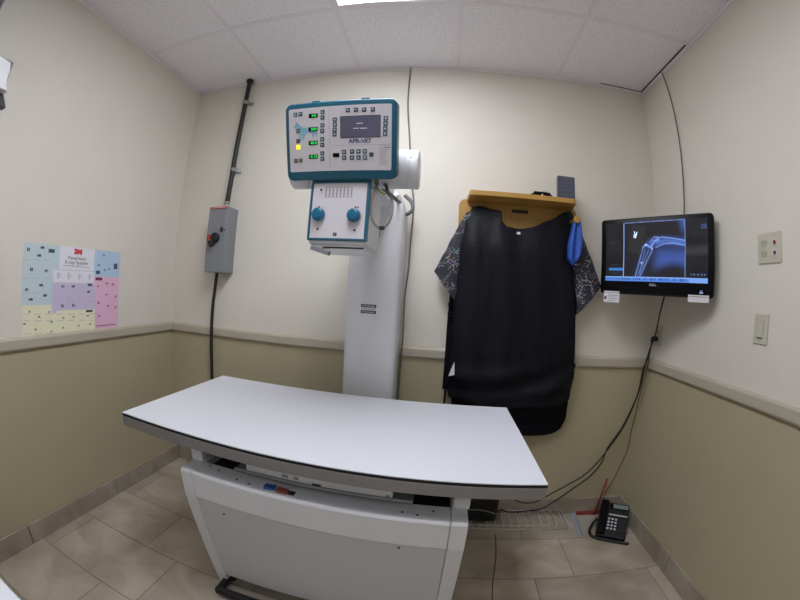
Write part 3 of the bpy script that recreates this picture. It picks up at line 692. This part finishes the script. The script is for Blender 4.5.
def screen_color(u, v):
    X, y = u * SASP, v
    c = Vector((.012, .012, .015))
    nz = noise.fractal((u * 5, v * 5, 3.1), 1.0, 2.0, 4)
    c += Vector((.008, .008, .009)) * (nz + .4)
    i0, i1 = .187, .795
    if v > .925:
        base = Vector((.13, .33, .92))
        if v > .955: base = Vector((.10, .26, .82))
        if v < .938: base = Vector((.30, .52, 1.0))
        k = (u * 46) % 1
        if .18 < u < .80 and .945 < v < .975 and (.25 < k < .7) and noise.noise((int(u * 46) * 3.7, 1.3, 0)) > -.25: base = Vector((.02, .05, .22))
        if u > .83: base = Vector((.22, .42, .95))
        if u < .18 and .94 < v < .97: base = base * .7
        return base
    if i0 < u < i1 and v > .0:
        q = (u - i0) / (i1 - i0)
        g = Vector((.018, .018, .022))
        # soft tissue
        d = chain(X, y, [sp(350, 262), sp(420, 300), sp(530, 300)])
        t = sstep(.30, .0, d) * sstep(.36, .60, q + .25 * (y - .4))
        body = sstep(.30, .52, y - .05 * q) * sstep(.86, .66, y - .05 * q + .10 * math.sin((q - .55) * 5.5)) * sstep(.40, .66, q) * (.55 + .45 * sstep(.4, .7, y))
        arm = sstep(.14, .02, chain(X, y, [sp(330, 262), sp(300, 340), sp(278, 418)]))
        up = sstep(.12, .03, chain(X, y, [sp(345, 240), sp(400, 225), sp(525, 235)]))
        g += Vector((.055, .13, .52)) * (.75 * body + .20 * arm + .38 * up)
        if q > .86: g += Vector((.05, .11, .4)) * sstep(.86, 1, q) * sstep(.30, .02, y)
        for ch, w, a in ((HUM1, .016, .75), (HUM2, .016, .7), (RAD1, .012, .8), (RAD2, .013, .75), (ULN1, .010, .5), (ULN2, .010, .5), (JOINT, .022, .85), (JO2, .016, .6)):
            g += Vector((.20, .34, .80)) * a * 1.1 * sstep(w * 1.15, w * .1, chain(X, y, ch))
        inner = sstep(.05, .0, chain(X, y, [sp(372, 238), sp(420, 226), sp(522, 238)]))
        g += Vector((.06, .11, .34)) * inner
        for bx, by in ((318, 250), (295, 345), (350, 268)):
            g += Vector((.3, .42, .7)) * sstep(.030, .008, math.hypot(X - sp(bx, by)[0], y - sp(bx, by)[1]))
        # marker plate
        qx, qy = sp(268, 220)
        ang = .18; dx, dy = X - qx, y - qy; ex = dx * math.cos(ang) + dy * math.sin(ang); ey = -dx * math.sin(ang) + dy * math.cos(ang)
        if abs(ex) < .13 and abs(ey) < .24: g = g * .5 + Vector((.022, .022, .022))
        if q < .014 or q > .988: g = Vector((.28, .46, 1.0))
        if v < .018 and q < .98: g = Vector((.06, .09, .30)) if (u * 60) % 1 < .6 else Vector((.3, .4, .8))
        return g
    if u < .187:
        if .035 < u < .187 and .775 < v < .825: return Vector((.05, .22, .62))
        if .86 < v < .868 or .72 < v < .728:
            if .05 < u < .15 and (u * 90) % 1 < .6: return Vector((.12, .14, .2))
        if .03 < u < .16 and .30 < v < .36: return c + Vector((.05, .05, .06)) * max(0, noise.noise((u * 30, v * 60, 0)))
        return c
    if .845 < u < .98 and .855 < v < .885 and (u * 30) % 1 < .55: return Vector((.10, .16, .36))
    if .94 < u < .99 and .09 < v < .17 and ((v * 40) % 1 < .5 or u > .98): return Vector((.06, .11, .34))
    if u > .80: c += Vector((.03, .03, .03)) * sstep(.12, .0, abs(y - .52 + .15 * (u - .8))) 
    return c
def screen_mat():
    m, nt, b = node_mat('monitor_picture'); a = nt.nodes.new('ShaderNodeVertexColor'); a.layer_name = 'picture'
    b.inputs['Base Color'].default_value = (.006, .006, .008, 1); b.inputs['Roughness'].default_value = .3; b.inputs['Specular IOR Level'].default_value = .2
    nt.links.new(a.outputs['Color'], b.inputs['Emission Color']); b.inputs['Emission Strength'].default_value = 0.75
    return m
m = MB(); NU, NV = 240, 150
m.grid(lambda u, v: (SX0 + (SX1 - SX0) * u, -.0008, SZ1 - (SZ1 - SZ0) * v), NU, NV)
scr = finish('screen', m, screen_mat(), mo)
att = scr.data.color_attributes.new('picture', 'FLOAT_COLOR', 'POINT')
for i, v in enumerate(scr.data.vertices):
    u = (v.co.x - SX0) / (SX1 - SX0); w = (SZ1 - v.co.z) / (SZ1 - SZ0); c = screen_color(u, w)
    att.data[i].color = (c.x, c.y, c.z, 1)
def spos(X, Y):
    u, v = screen_px(X, Y); return SX0 + (SX1 - SX0) * u, SZ1 - (SZ1 - SZ0) * v
m = MB(); x, z = spos(259, 192); m.text('R', .042, x, z, -.0012, rotation=-2.85, wide=.8, ext=.0002, bold=.0006); x2, z2 = spos(257, 178)
finish('side_letter', m, mat('screen_letter', (200, 220, 255), .5, emit=(190, 210, 255), estr=.8, vary=0), scr)
m = MB(); m.text('DELL', .0125, -.006, .047, -.0004, bold=.0003, wide=1.2); finish('brand_lettering', m, mat('silver_print', (190, 192, 200), .4), shell)
m = MB(); m.lathe([(.003, 0), (.003, -.0008)], (0, 0, MH - .010), 'y', 12); finish('camera_lens', m, SLOT, shell)
m = MB(); m.box((.212, -.0008, .018), (.228, 0, .026)); m.box((.215, -.0012, .028), (.225, 0, .031)); finish('power_light', m, mat('pale_led', (130, 140, 170), .4, emit=(150, 170, 220), estr=.3), shell)
m = MB(); m.box((-.265, -.0014, .004), (.265, -.0002, .006)); finish('lower_seam', m, BLACK_PLASTIC, shell)
# swing arm back to the right wall
inv = WORLD[mo.name].inverted()
m = MB()
bp0 = WORLD[mo.name] @ Vector((0, .05, .19)); m.tube([bp0, (2.90, -.27, 1.545), (W - .012, -.27, 1.545)], .018, 10, smooth=False); m.box((W - .014, -.32, 1.48), (W, -.22, 1.61), .003, 1)
finish('swing_arm', m, BLACK_PLASTIC, mo, False)
def card(name, label, X0, X1, z1, z0, marks):
    o = thing(name, label, 'card', (mc.x, mc.y, 1.345), MROT, sc=MSC)
    m = MB(); m.box((X0, -.0012, z0), (X1, -.0002, z1 + .009)); finish('paper', m, PAPER, o)
    m = MB()
    for a, b, c, d in marks: m.box((X0 + a * (X1 - X0), -.0018, z0 + b * (z1 - z0)), (X0 + c * (X1 - X0), -.0011, z0 + d * (z1 - z0)))
    finish('print', m, DARK_PRINT if len(marks) > 3 else GREY_LINE, o)
card('note_card', 'small white business card taped under the left end of the black monitor', -.252, -.170, .003, -.041, [(.05, .30, .18, .62), (.30, .75, .9, .80), (.30, .55, .8, .58), (.30, .35, .85, .38), (.3, .15, .7, .18)])
card('note_card', 'thin white strip label taped under the right end of the black monitor', .162, .256, .003, -.018, [(.80, .55, .84, .72)])

# ------------------------------------------------------------------ apron rack on the back wall
rk = thing('apron_rack', 'honey wood apron rack with top shelf on the back wall', 'wall rack', (2.15, 0, 1.60))
m = MB(); m.prism([(p[0] * 1.0 + 2.152, p[1] + 1.705) for p in rrect(.650, .19, .035)], 'y', -.020, 0, .004, 2, side_only=True); m.mi = 1; m.box((2.110, -.0212, 1.742), (2.200, -.0195, 1.760))
finish('back_board', m, [WOOD, SLOT], rk, False)
m = MB(); m.prism([(1.872, -.155), (1.884, -.162), (2.410, -.162), (2.424, -.150), (2.452, -.0205), (1.868, -.0205)], 'z', 1.783, 1.8095, .003, 2)
shelf_o = finish('shelf', m, WOOD, rk, False)
shelf_o.data.transform(Matrix.Translation(WORLD[rk.name].inverted() @ Vector((0, 0, 0))) if False else Matrix.Identity(4))
for x, z, L in ((1.886, 1.728, .095), (2.428, 1.704, 0.0)):
    m = MB(); m.lathe([(.012, -.018), (.012, -.140 + L), (.018, -.146 + L), (.019, -.158 + L), (.014, -.164 + L)], (x, 0, z), 'y', 18); finish('peg', m, WOOD, rk, False)

# ------------------------------------------------------------------ things on the rack shelf
sb = tag(None or finish('display_box', MB().box((2.333, -.135, 1.8100), (2.426, -.105, 1.936), .003, 2), mat('smoky_acrylic', (84, 88, 102), .15, vary=.12, scale=10)), 'small smoky grey acrylic box standing on the rack shelf', 'box')
centred(sb)
m = MB(); m.mi = 0
for k in range(5): m.box((2.3365, -.1362, 1.826 + k * .021), (2.4215, -.1349, 1.8275 + k * .021))
for x in (2.3325, 2.4225): m.box((x, -.1362, 1.813), (x + .003, -.1349, 1.935))
WORLD[sb.name] = Matrix.Translation(sb.location); finish('ridge', m, mat('dark_acrylic', (64, 68, 82), .2), sb, False)
gl = thing('tinted_glasses', 'black protective glasses lying on the rack shelf beside the grey box', 'glasses', (2.245, -.11, 1.8100))
m = MB(); m.tube([(2.19, -.125, 1.8165), (2.215, -.14, 1.8275), (2.245, -.142, 1.8285), (2.275, -.14, 1.8275), (2.30, -.125, 1.8185)], .006, 8); m.box((2.20, -.145, 1.8115), (2.24, -.135, 1.8345), .003, 1); m.box((2.25, -.145, 1.8115), (2.29, -.135, 1.8325), .003, 1); finish('front_frame', m, BLACK_GLOSS, gl, False)
for x, dx in ((2.19, -.02), (2.30, .015)):
    m = MB(); m.tube([(x, -.125, 1.8165), (x + dx * .5, -.09, 1.8155), (x + dx - .03, -.05, 1.8145)], .004, 6); finish('temple', m, BLACK_GLOSS, gl, False)
bg = thing('plastic_bag', 'crumpled clear plastic bag standing behind the glasses on the rack shelf', 'bag', (2.29, -.06, 1.8100))
m = MB()
def bagf(u, v):
    a = 2 * PI * u; r = .034 * (1 + .25 * noise.noise((math.cos(a) * 2, math.sin(a) * 2, v * 4))) * (1 - .55 * v ** 3)
    return (2.285 + r * math.cos(a), -.058 + r * .7 * math.sin(a), 1.8103 + .060 * v)
m.grid(bagf, 24, 8); finish('film', m, TRANSLUCENT, bg, False)

# ------------------------------------------------------------------ aprons and smock hung on the rack
def interp(tab, z):
    tab = sorted(tab)
    if z <= tab[0][0]: return tab[0][1]
    for (a, p), (b, q) in zip(tab, tab[1:]):
        if z <= b:
            t = (z - a) / (b - a); t = t * t * (3 - 2 * t) * .5 + t * .5; return p + (q - p) * t
    return tab[-1][1]
def garment(left, right, topc, botc, depth, nu=44, nv=60):
    def f(u, v):
        zt, zb = interp(topc, u), interp(botc, u)
        z = zt + (zb - zt) * v
        x = interp(left, z) + (interp(right, z) - interp(left, z)) * u
        return (x, depth(u, z, x), z)
    return f
def folds(u, z):
    return .0045 * math.sin(u * 21 + 2.2 * z) * (1 - .5 * abs(2 * u - 1)) + .012 * noise.noise((u * 5 + z * 1.5, z * 2.2, 1.7)) + .003 * noise.noise((u * 14, z * 5, 4.0))
def apron_depth(u, z, x):
    base = -.085 - .040 * sstep(1.74, 1.50, z) + .012 * sstep(1.1, .75, z)
    edge = .030 * abs(2 * u - 1) ** 5
    hem = .016 * math.sin(34 * (z - .18 * (u - .2) ** 2 * 2)) * sstep(1.02, .86, z) * sstep(.76, .84, z)
    return base + edge + folds(u, z) + hem * .8
fa = thing('lead_apron', 'black lead apron with rounded hem hanging in front on the wooden rack', 'apron', (2.14, -.1, .72))
m = MB(); m.grid(garment([(.72, 1.875), (.76, 1.832), (.85, 1.820), (1.20, 1.826), (1.31, 1.832), (1.55, 1.838), (1.65, 1.846), (1.72, 1.866), (1.76, 1.89)],
                          [(.72, 2.465), (.76, 2.480), (.85, 2.490), (1.30, 2.455), (1.45, 2.435), (1.55, 2.425), (1.65, 2.438), (1.72, 2.455), (1.77, 2.452)],
                          [(0, 1.705), (.03, 1.745), (.08, 1.750), (.24, 1.733), (.30, 1.728), (.325, 1.675), (.38, 1.646), (.50, 1.640), (.60, 1.652), (.74, 1.700), (.88, 1.757), (.96, 1.768), (1, 1.715)],
                          [(0, .765), (.05, .745), (.2, .732), (.5, .722), (.8, .730), (.93, .742), (1, .775)], apron_depth), 64, 72)
ap = finish('front_panel', m, APRON_B, fa, False); md = ap.modifiers.new('thickness', 'SOLIDIFY'); md.thickness = .006; md.offset = 0
m = MB(); m.box((2.118, -.131, 1.606), (2.136, -.126, 1.618), .001, 1); finish('neck_tag', m, PAPER, fa, False)
def strip(pts, w, t=.004):
    m = MB(); P = [Vector(p) for p in pts]
    for a, b in zip(P, P[1:]):
        d = (b - a); L = d.length; d.normalize(); s = d.cross(Vector((0, 1, 0))).normalized() * w / 2; n = Vector((0, t / 2, 0))
        vs = [m.bm.verts.new(q) for q in (a - s - n, a + s - n, b + s - n, b - s - n, a - s + n, a + s + n, b + s + n, b - s + n)]
        for f in ((0, 1, 2, 3), (7, 6, 5, 4), (0, 4, 5, 1), (1, 5, 6, 2), (2, 6, 7, 3), (3, 7, 4, 0)): m.bm.faces.new([vs[k] for k in f])
    bmesh.ops.recalc_face_normals(m.bm, faces=m.bm.faces[:]); return m
def rear_depth(u, z, x): return -.052 - .010 * math.sin(u * 9 + z) * .5 - .006 * noise.noise((u * 4, z * 2, 8.0)) + .012 * abs(2 * u - 1) ** 6
ra = thing('lead_apron', 'longer black lead apron hanging behind, its rounded hem showing below', 'apron', (2.16, -.05, .55))
m = MB(); m.grid(garment([(.55, 1.90), (.60, 1.862), (.75, 1.852), (1.3, 1.850), (1.66, 1.87)], [(.55, 2.38), (.556, 2.42), (.57, 2.452), (.60, 2.482), (.65, 2.498), (.9, 2.496), (1.3, 2.47), (1.66, 2.44)],
                          [(0, 1.66), (.5, 1.62), (1, 1.66)], [(0, .60), (.06, .565), (.5, .552), (.8, .553), (.93, .556), (1, .562)], rear_depth), 56, 70)
ap = finish('rear_panel', m, APRON_R, ra, False); md = ap.modifiers.new('thickness', 'SOLIDIFY'); md.thickness = .008; md.offset = 0
finish('back_strap', strip([(1.822, -.055, 1.34), (1.817, -.058, 1.15), (1.817, -.058, .95), (1.818, -.055, .79)], .040), APRON_R, ra, False)
m = strip([(1.816, -.06, .79), (1.813, -.06, .70), (1.815, -.058, .58)], .010); finish('tie', m, APRON_R, ra, False)
for z in (1.235, 1.185, 1.30):
    m = MB(); m.box((1.796, -.075, z - .010), (1.828, -.058, z + .012), .003, 1); finish('buckle', m, BLACK_GLOSS, ra, False)
m = MB(); m.box((2.488, -.062, .935), (2.506, -.05, .965), .003, 1); finish('buckle', m, BLACK_GLOSS, ra, False)
m = MB(); m.prism([(1.822, .880), (1.846, .955), (1.852, .888)], 'y', -.1295, -.1260); finish('care_tag', m, PAPER, fa, False)
# patterned smock between the two
sm = thing('patterned_smock', 'navy smock with colourful speckled print, short sleeves sticking out behind the black apron', 'smock', (2.15, -.07, 1.0))
def smock_depth(u, z, x): return -.072 - .004 * math.sin(u * 12) - .010 * sstep(1.70, 1.4, z)
m = MB(); m.grid(garment([(.95, 1.826), (1.35, 1.826), (1.72, 1.85)], [(.95, 2.465), (1.35, 2.470), (1.72, 2.465)], [(0, 1.69), (.1, 1.725), (.5, 1.62), (.9, 1.72), (1, 1.68)], [(0, .97), (1, .97)], smock_depth), 30, 30)
sbody = finish('smock_body', m, PATTERN, sm, False)
def sleeve(A, B, C, D, bulge=.030):
    """flattened sleeve: A,B shoulder edge (outer, inner), C,D cuff (outer, inner)"""
    A, B, C, D = map(Vector, (A, B, C, D)); m = MB()
    def f(u, v):
        a = 2 * PI * u; s = .5 + .5 * math.cos(a)
        outer = A.lerp(C, v); inner = B.lerp(D, v); p = inner.lerp(outer, s)
        b = bulge * (0.55 + .45 * v) * math.sin(a) * (1 + .25 * noise.noise((s * 4, v * 5, 2.0)))
        return p + Vector((0, b, 0)) + Vector((.004 * noise.noise((s * 5, v * 6, 9)), 0, 0))
    m.grid(f, 32, 18); return m
o = finish('sleeve', sleeve((1.842, -.075, 1.672), (1.872, -.075, 1.66), (1.714, -.080, 1.397), (1.850, -.080, 1.225)), PATTERN, sm, False)
o = finish('sleeve', sleeve((2.468, -.075, 1.690), (2.43, -.075, 1.66), (2.606, -.080, 1.385), (2.47, -.080, 1.222)), PATTERN, sm, False)
# blue collar hanging from the right peg
m = MB()
def blue(u, v):
    s = 2 * u - 1; w = interp([(0, .022), (.15, .030), (.55, .044), (.85, .040), (1, .012)], v)
    x = 2.434 - .012 * v + s * w; z = 1.694 - .208 * v + .018 * s * v
    return (x, -.138 + .010 * math.cos(s * 5) - .016 * (1 - s * s), z)
m.grid(blue, 16, 20); bc = finish('thyroid_collar', m, BLUE_CLOTH); md = bc.modifiers.new('thickness', 'SOLIDIFY'); md.thickness = .008; md.offset = 1
tag(centred(bc), 'royal blue cloth collar hanging from the right wooden peg', 'collar')

# ------------------------------------------------------------------ cables
def cable(name, label, pts, r, mt, cat='cable'):
    m = MB(); m.tube(pts, r, 8); return tag(centred(finish(name, m, mt)), label, cat)
cable('cable', 'thin grey cable running down the back wall from ceiling and along the white column', [(1.520, -.006, H - .005), (1.516, -.006, 2.40), (1.540, -.006, 2.14), (1.562, -.006, 1.90), (1.583, -.012, 1.76), (1.578, -.010, 1.55), (1.576, -.010, 1.40), (1.566, -.010, 1.26), (1.570, -.024, 1.05), (1.568, -.026, .95), (1.564, -.016, .725), (1.562, -.016, .3), (1.565, -.018, 0.025)], .0045, CABLE_GREY)
cable('cable', 'thin dark cable hanging on the right wall from ceiling to monitor', [(W - .006, -.258, H - .005), (W - .006, -.290, 2.45), (W - .006, -.304, 2.2), (W - .006, -.302, 2.0), (W - .008, -.292, 1.78), (W - .012, -.270, 1.63)], .0036, CABLE_GREY)
# pixel-traced runs along the back wall, set just off it
cable('electric_cable', 'black cable from the monitor to the box under the table, upper of two runs', [(2.872, -.30, 1.37), (2.893, -.235, 1.27), (2.948, -.13, 1.15), (2.948, -.09, 1.06), (2.944, -.07, .97), (2.940, -.045, .80), (2.885, -.04, .60), (2.805, -.04, .452), (2.752, -.04, .365), (2.682, -.04, .285), (2.56, -.04, .205), (2.47, -.04, .145), (2.41, -.04, .108), (2.335, -.04, .105), (2.25, -.045, .145), (2.18, -.05, .165)], .0042, CABLE_BLACK)
cable('electric_cable', 'black cable from the corner outlet sagging onto the wire shelf, lower of the two runs', [(2.962, -.085, 1.118), (2.966, -.06, 1.02), (2.958, -.032, .93), (2.945, -.030, .78), (2.882, -.028, .59), (2.812, -.028, .462), (2.790, -.028, .36), (2.735, -.028, .275), (2.650, -.028, .200), (2.54, -.030, .105), (2.46, -.036, .056), (2.39, -.045, .050), (2.27, -.055, .046), (2.20, -.06, .060), (2.10, -.175, .062), (2.03, -.178, .080)], .0045, CABLE_BLACK)
cable('phone_cable', 'thin black line cable dropping from the corner to the desk phone', [(2.968, -.075, 1.115), (2.975, -.045, .95), (2.970, -.022, .80), (2.968, -.016, .69), (2.960, -.016, .55), (2.962, -.016, .44), (2.93, -.016, .30), (2.905, -.018, .22), (2.87, -.03, .14), (2.868, -.05, .09)], .0022, CABLE_BLACK)
cable('floor_line', 'thin dark line across floor tiles right of the table', [(2.168, -.22, .003), (2.150, -.40, .003), (2.122, -.55, .003), (2.101, -.693, .003), (2.085, -.95, .003)], .0018, mat('brown_line', (74, 64, 56), .6))  # thin dark brown line laid over the floor tiles
pl = thing('power_plug', 'black power plug in the corner outlet below the monitor', 'plug', (W - .02, -.078, 1.118))
m = MB(); m.lathe([(.012, -.008), (.015, -.016), (.015, -.034), (.009, -.046)], (W, -.078, 1.1185), 'x', 14); finish('body', m, BLACK_RUBBER, pl, False)
m = MB(); m.tube([(W - .044, -.078, 1.1185), (W - .048, -.082, 1.11), (W - .046, -.084, 1.098)], .006, 8); finish('strain_relief', m, BLACK_RUBBER, pl, False)

# ------------------------------------------------------------------ on the floor in the corner
ws = thing('wire_shelf', 'chrome wire shelf lying on floor behind the table', 'wire shelf', (2.2, -.105, 0))
m = MB(); z = .030
for y in (-.016, -.172):
    for zz in (.006, .032): m.tube([(1.70, y, zz), (2.600, y, zz)], .0035, 6, smooth=False)
    k = 0
    while 1.70 + k * .045 < 2.575:
        a = 1.70 + k * .045; m.tube([(a, y, .006 if k % 2 == 0 else .032), (a + .045, y, .032 if k % 2 == 0 else .006)], .002, 5, smooth=False); k += 1
for x in (1.70, 2.600): m.tube([(x, -.016, .032), (x, -.172, .032)], .0035, 6, smooth=False)
fr = finish('frame', m, WIRE, ws, False)
m = MB()
for k in range(20): m.tube([(1.72 + k * .045, -.014, .0375), (1.72 + k * .045, -.174, .0375)], .0025, 5, smooth=False)
o = finish('grille', m, WIRE, ws, False)
bx = thing('power_supply', 'black plastic power supply box on the wire shelf beside the table leg', 'box', (2.10, -.10, .0402))
m = MB(); m.box((1.96, -.155, .0402), (2.172, -.040, .205), .018, 3); finish('case', m, BLACK_PLASTIC, bx, False)
m = MB(); m.tube([(2.13, -.10, .200), (2.135, -.10, .212), (2.16, -.10, .212), (2.165, -.10, .195)], .006, 8); finish('carry_loop', m, BLACK_RUBBER, bx, False)
m = MB(); m.tube([(1.98, -.161, .125), (2.06, -.163, .130), (2.12, -.163, .120), (2.165, -.158, .100)], .004, 6); finish('cord_clip', m, CABLE_GREY, bx, False)
m = MB(); m.prism([(2.668, -.012), (2.702, -.012), (2.676, -.245), (2.642, -.245)], 'z', 0, .004, .0008, 1); m.prism([(2.695, -.012), (2.702, -.012), (2.676, -.245), (2.669, -.245)], 'z', .004, .016)
tag(centred(finish('metal_bracket', m, mat('pale_grey_metal', (158, 160, 172), .45, .1))), 'grey metal angle strip lying on floor between wire shelf and phone', 'bracket')
rf = thing('red_frame', 'dark red thin frame leaning in the corner behind the desk phone', 'frame', (2.80, -.03, 0))
m = MB(); m.tube([(2.822, -.045, .004), (2.868, -.016, .245)], .0065, 8, smooth=False); finish('upright', m, RED_STICK, rf, False)
m = MB(); m.box((2.706, -.038, 0), (2.93, -.0125, .014), .003, 1); finish('foot', m, RED_STICK, rf, False)

# desk phone
PHR = -0.44
ph = thing('desk_phone', 'black desk phone with keypad and handset standing on floor in the corner', 'phone', (2.862, -.215, 0), PHR)
# local: x right, y back, z up; wedge rising to the back
wd, dp = .176, .195
a0 = .40
m = MB(); m.prism([(-dp / 2, 0), (-dp / 2, .022), (dp / 2, .135), (dp / 2, .112), (dp / 2 - .05, 0)], 'x', -wd / 2, wd / 2, .005, 2)
body = finish('base', m, BLACK_PLASTIC, ph)
sl = math.atan2(.135 - .022, dp); PM = Matrix.Translation((0, -dp / 2, .022)) @ Matrix.Rotation(sl, 4, 'X')   # face frame: x right, y up the slope, z out
LN = math.hypot(dp, .113)
def on_phone(name, mb, mats, parent, smooth=None):
    mb.bm.transform(PM); return finish(name, mb, mats, parent, True, smooth)
m = MB(); m.box((-.030, LN - .045, 0), (.084, LN - .008, .006), .002, 1); on_phone('screen_surround', m, BLACK_GLOSS, body)
m = MB(); m.box((-.012, LN - .040, .005), (.079, LN - .013, .0068)); on_phone('lcd', m, mat('green_grey_lcd', (122, 140, 138), .3), body)
m = MB(); m.box((-.032, LN - .086, 0), (.082, LN - .080, .003)); on_phone('label_strip', m, PAPER, body)
KEY = mat('pale_key_cap', (206, 208, 222), .4)
for r in range(4):
    for c in range(3):
        x = -.026 + c * .021; y = LN - .112 - r * .021
        m = MB(); m.box((x - .0066, y - .0058, 0), (x + .0066, y + .0058, .005), .002, 1); on_phone('key', m, KEY, body)
DK = mat('dark_key_cap', (44, 46, 56), .4)
for r in range(4):
    for c in range(2):
        x = .050 + c * .020; y = LN - .112 - r * .021
        m = MB(); m.box((x - .008, y - .004, 0), (x + .008, y + .004, .004), .0015, 1); on_phone('function_key', m, DK, body)
m = MB(); hx = -.065
m.box((hx - .024, .002, .016), (hx + .024, LN - .002, .034), .010, 3); m.box((hx - .024, .004, .002), (hx + .024, .052, .030), .008, 2); m.box((hx - .024, LN - .054, .002), (hx + .024, LN - .004, .030), .008, 2)
on_phone('handset', m, BLACK_GLOSS, ph)
m = MB()
pts = []
path = [Vector(p) for p in ((-.085, -.105, .030), (-.125, -.09, .018), (-.150, -.06, .016), (-.155, -.02, .016), (-.135, .02, .016), (-.115, .04, .02))]
path = [Vector(p) for p in ((-.092, .030, .05), (-.112, .0, .025), (-.122, -.04, .0105), (-.118, -.085, .0105), (-.090, -.114, .0105), (-.02, -.118, .0105), (.05, -.119, .0105), (.095, -.119, .0105), (.108, -.114, .0105))]
m.tube(path, .0085, 8); 
finish('handset_cord', m, BLACK_RUBBER, ph)

# ------------------------------------------------------------------ pieces at the left edge of the view
ds = thing('wall_dispenser', 'white wall dispenser with dark underside at the left edge', 'dispenser', (0, -1.50, 1.95))
m = MB(); m.prism([(-1.72, 1.992), (-1.336, 1.992), (-1.350, 2.015), (-1.356, 2.045), (-1.356, 2.075), (-1.366, 2.112), (-1.72, 2.155)], 'x', .014, .100, .003, 2); finish('cover', m, WHITE_METAL, ds, False)
m = MB(); m.prism([(-1.72, 1.94), (-1.308, 1.94), (-1.338, 1.991), (-1.72, 1.991)], 'x', .014, .06, .002, 1); finish('underside', m, DARK_PRINT, ds, False)
m = MB(); m.box((0, -1.73, 1.985), (.0135, -1.328, 2.162), .003, 2); finish('backplate', m, GREY_ENAMEL, ds, False)
hc = thing('hanging_cabinet', 'dark grey wall cabinet with pale edge high in the top left corner', 'cabinet', (0, -1.93, 2.20))
m = MB(); m.box((0, -2.38, 2.185), (.24, -1.535, H - .03), .003, 1); finish('carcass', m, mat('dark_grey_laminate', (74, 70, 74), .5), hc, False)
m = MB()
m.box((.240, -1.5415, 2.185), (.250, -1.5345, H - .03), .002, 1); m.box((.240, -2.38, 2.185), (.256, -2.35, H - .03), .002, 1); m.box((.240, -2.35, 2.185), (.256, -1.56, 2.205), .002, 1); finish('face_trim', m, GREY_ENAMEL, hc, False)
for y0, y1 in ((-2.348, -1.958), (-1.952, -1.543)):
    m = MB(); m.box((.241, y0, 2.208), (.252, y1, H - .034), .002, 1); finish('door', m, mat('dark_grey_door', (70, 66, 72), .5), hc, False)
ct = thing('counter', 'white counter top corner at the lower left edge', 'counter', (.58, -2.1, 0))
m = MB(); m.box((0.006, -2.55, .725), (1.25, -1.688, .75), .002, 2); finish('worktop', m, LAMINATE, ct, False)
m = MB(); m.box((.02, -2.53, .08), (1.22, -1.72, .7245)); cb = finish('cabinet_body', m, WHITE_PANEL, ct, False)
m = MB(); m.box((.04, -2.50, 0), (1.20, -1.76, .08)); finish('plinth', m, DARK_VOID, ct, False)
for x0, x1 in ((.03, .618), (.622, 1.21)):
    m = MB(); m.box((x0, -1.7195, .09), (x1, -1.702, .715), .002, 1); d = finish('door', m, WHITE_PANEL, ct, False)
    m = MB(); m.tube([(x1 - .04 if x0 < .1 else x0 + .04, -1.700, .60), (x1 - .04 if x0 < .1 else x0 + .04, -1.690, .61), (x1 - .04 if x0 < .1 else x0 + .04, -1.690, .67), (x1 - .04 if x0 < .1 else x0 + .04, -1.700, .68)], .004, 8); finish('handle', m, STEEL, d, False)

# ------------------------------------------------------------------ world, camera, view
w = bpy.data.worlds.new('World'); S.world = w; w.use_nodes = True
w.node_tree.nodes['Background'].inputs['Color'].default_value = (.5, .5, .52, 1); w.node_tree.nodes['Background'].inputs['Strength'].default_value = 0.0
cam = bpy.data.cameras.new('camera'); co = bpy.data.objects.new('camera', cam); COL.objects.link(co)
yaw, pitch, roll = -0.1197, -0.0244, 0.0615
cy, sy, cpp, spp = math.cos(yaw), math.sin(yaw), math.cos(pitch), math.sin(pitch)
f = Vector((sy * cpp, cy * cpp, spp)); r = Vector((cy, -sy, 0)); u = r.cross(f)
r2 = math.cos(roll) * r + math.sin(roll) * u; u2 = -math.sin(roll) * r + math.cos(roll) * u
co.matrix_world = Matrix(((r2.x, u2.x, -f.x, 1.7603), (r2.y, u2.y, -f.y, -1.8287), (r2.z, u2.z, -f.z, 1.285), (0, 0, 0, 1)))
cam.type = 'PANO'; cam.panorama_type = 'FISHEYE_LENS_POLYNOMIAL'
cam.sensor_width = 36; cam.sensor_fit = 'HORIZONTAL'; cam.clip_start = 0.01
cam.fisheye_fov = PI
cam.fisheye_polynomial_k0 = 0; cam.fisheye_polynomial_k1 = -1.1578 / 18; cam.fisheye_polynomial_k2 = 0; cam.fisheye_polynomial_k3 = 0.0596 / 18 ** 3; cam.fisheye_polynomial_k4 = 0
S.camera = co
S.view_settings.view_transform = 'Standard'; S.view_settings.look = 'None'; S.view_settings.gamma = 1; S.view_settings.use_curve_mapping = False
S.view_settings.exposure = 0.26
S.cycles.max_bounces = 10; S.cycles.diffuse_bounces = 6
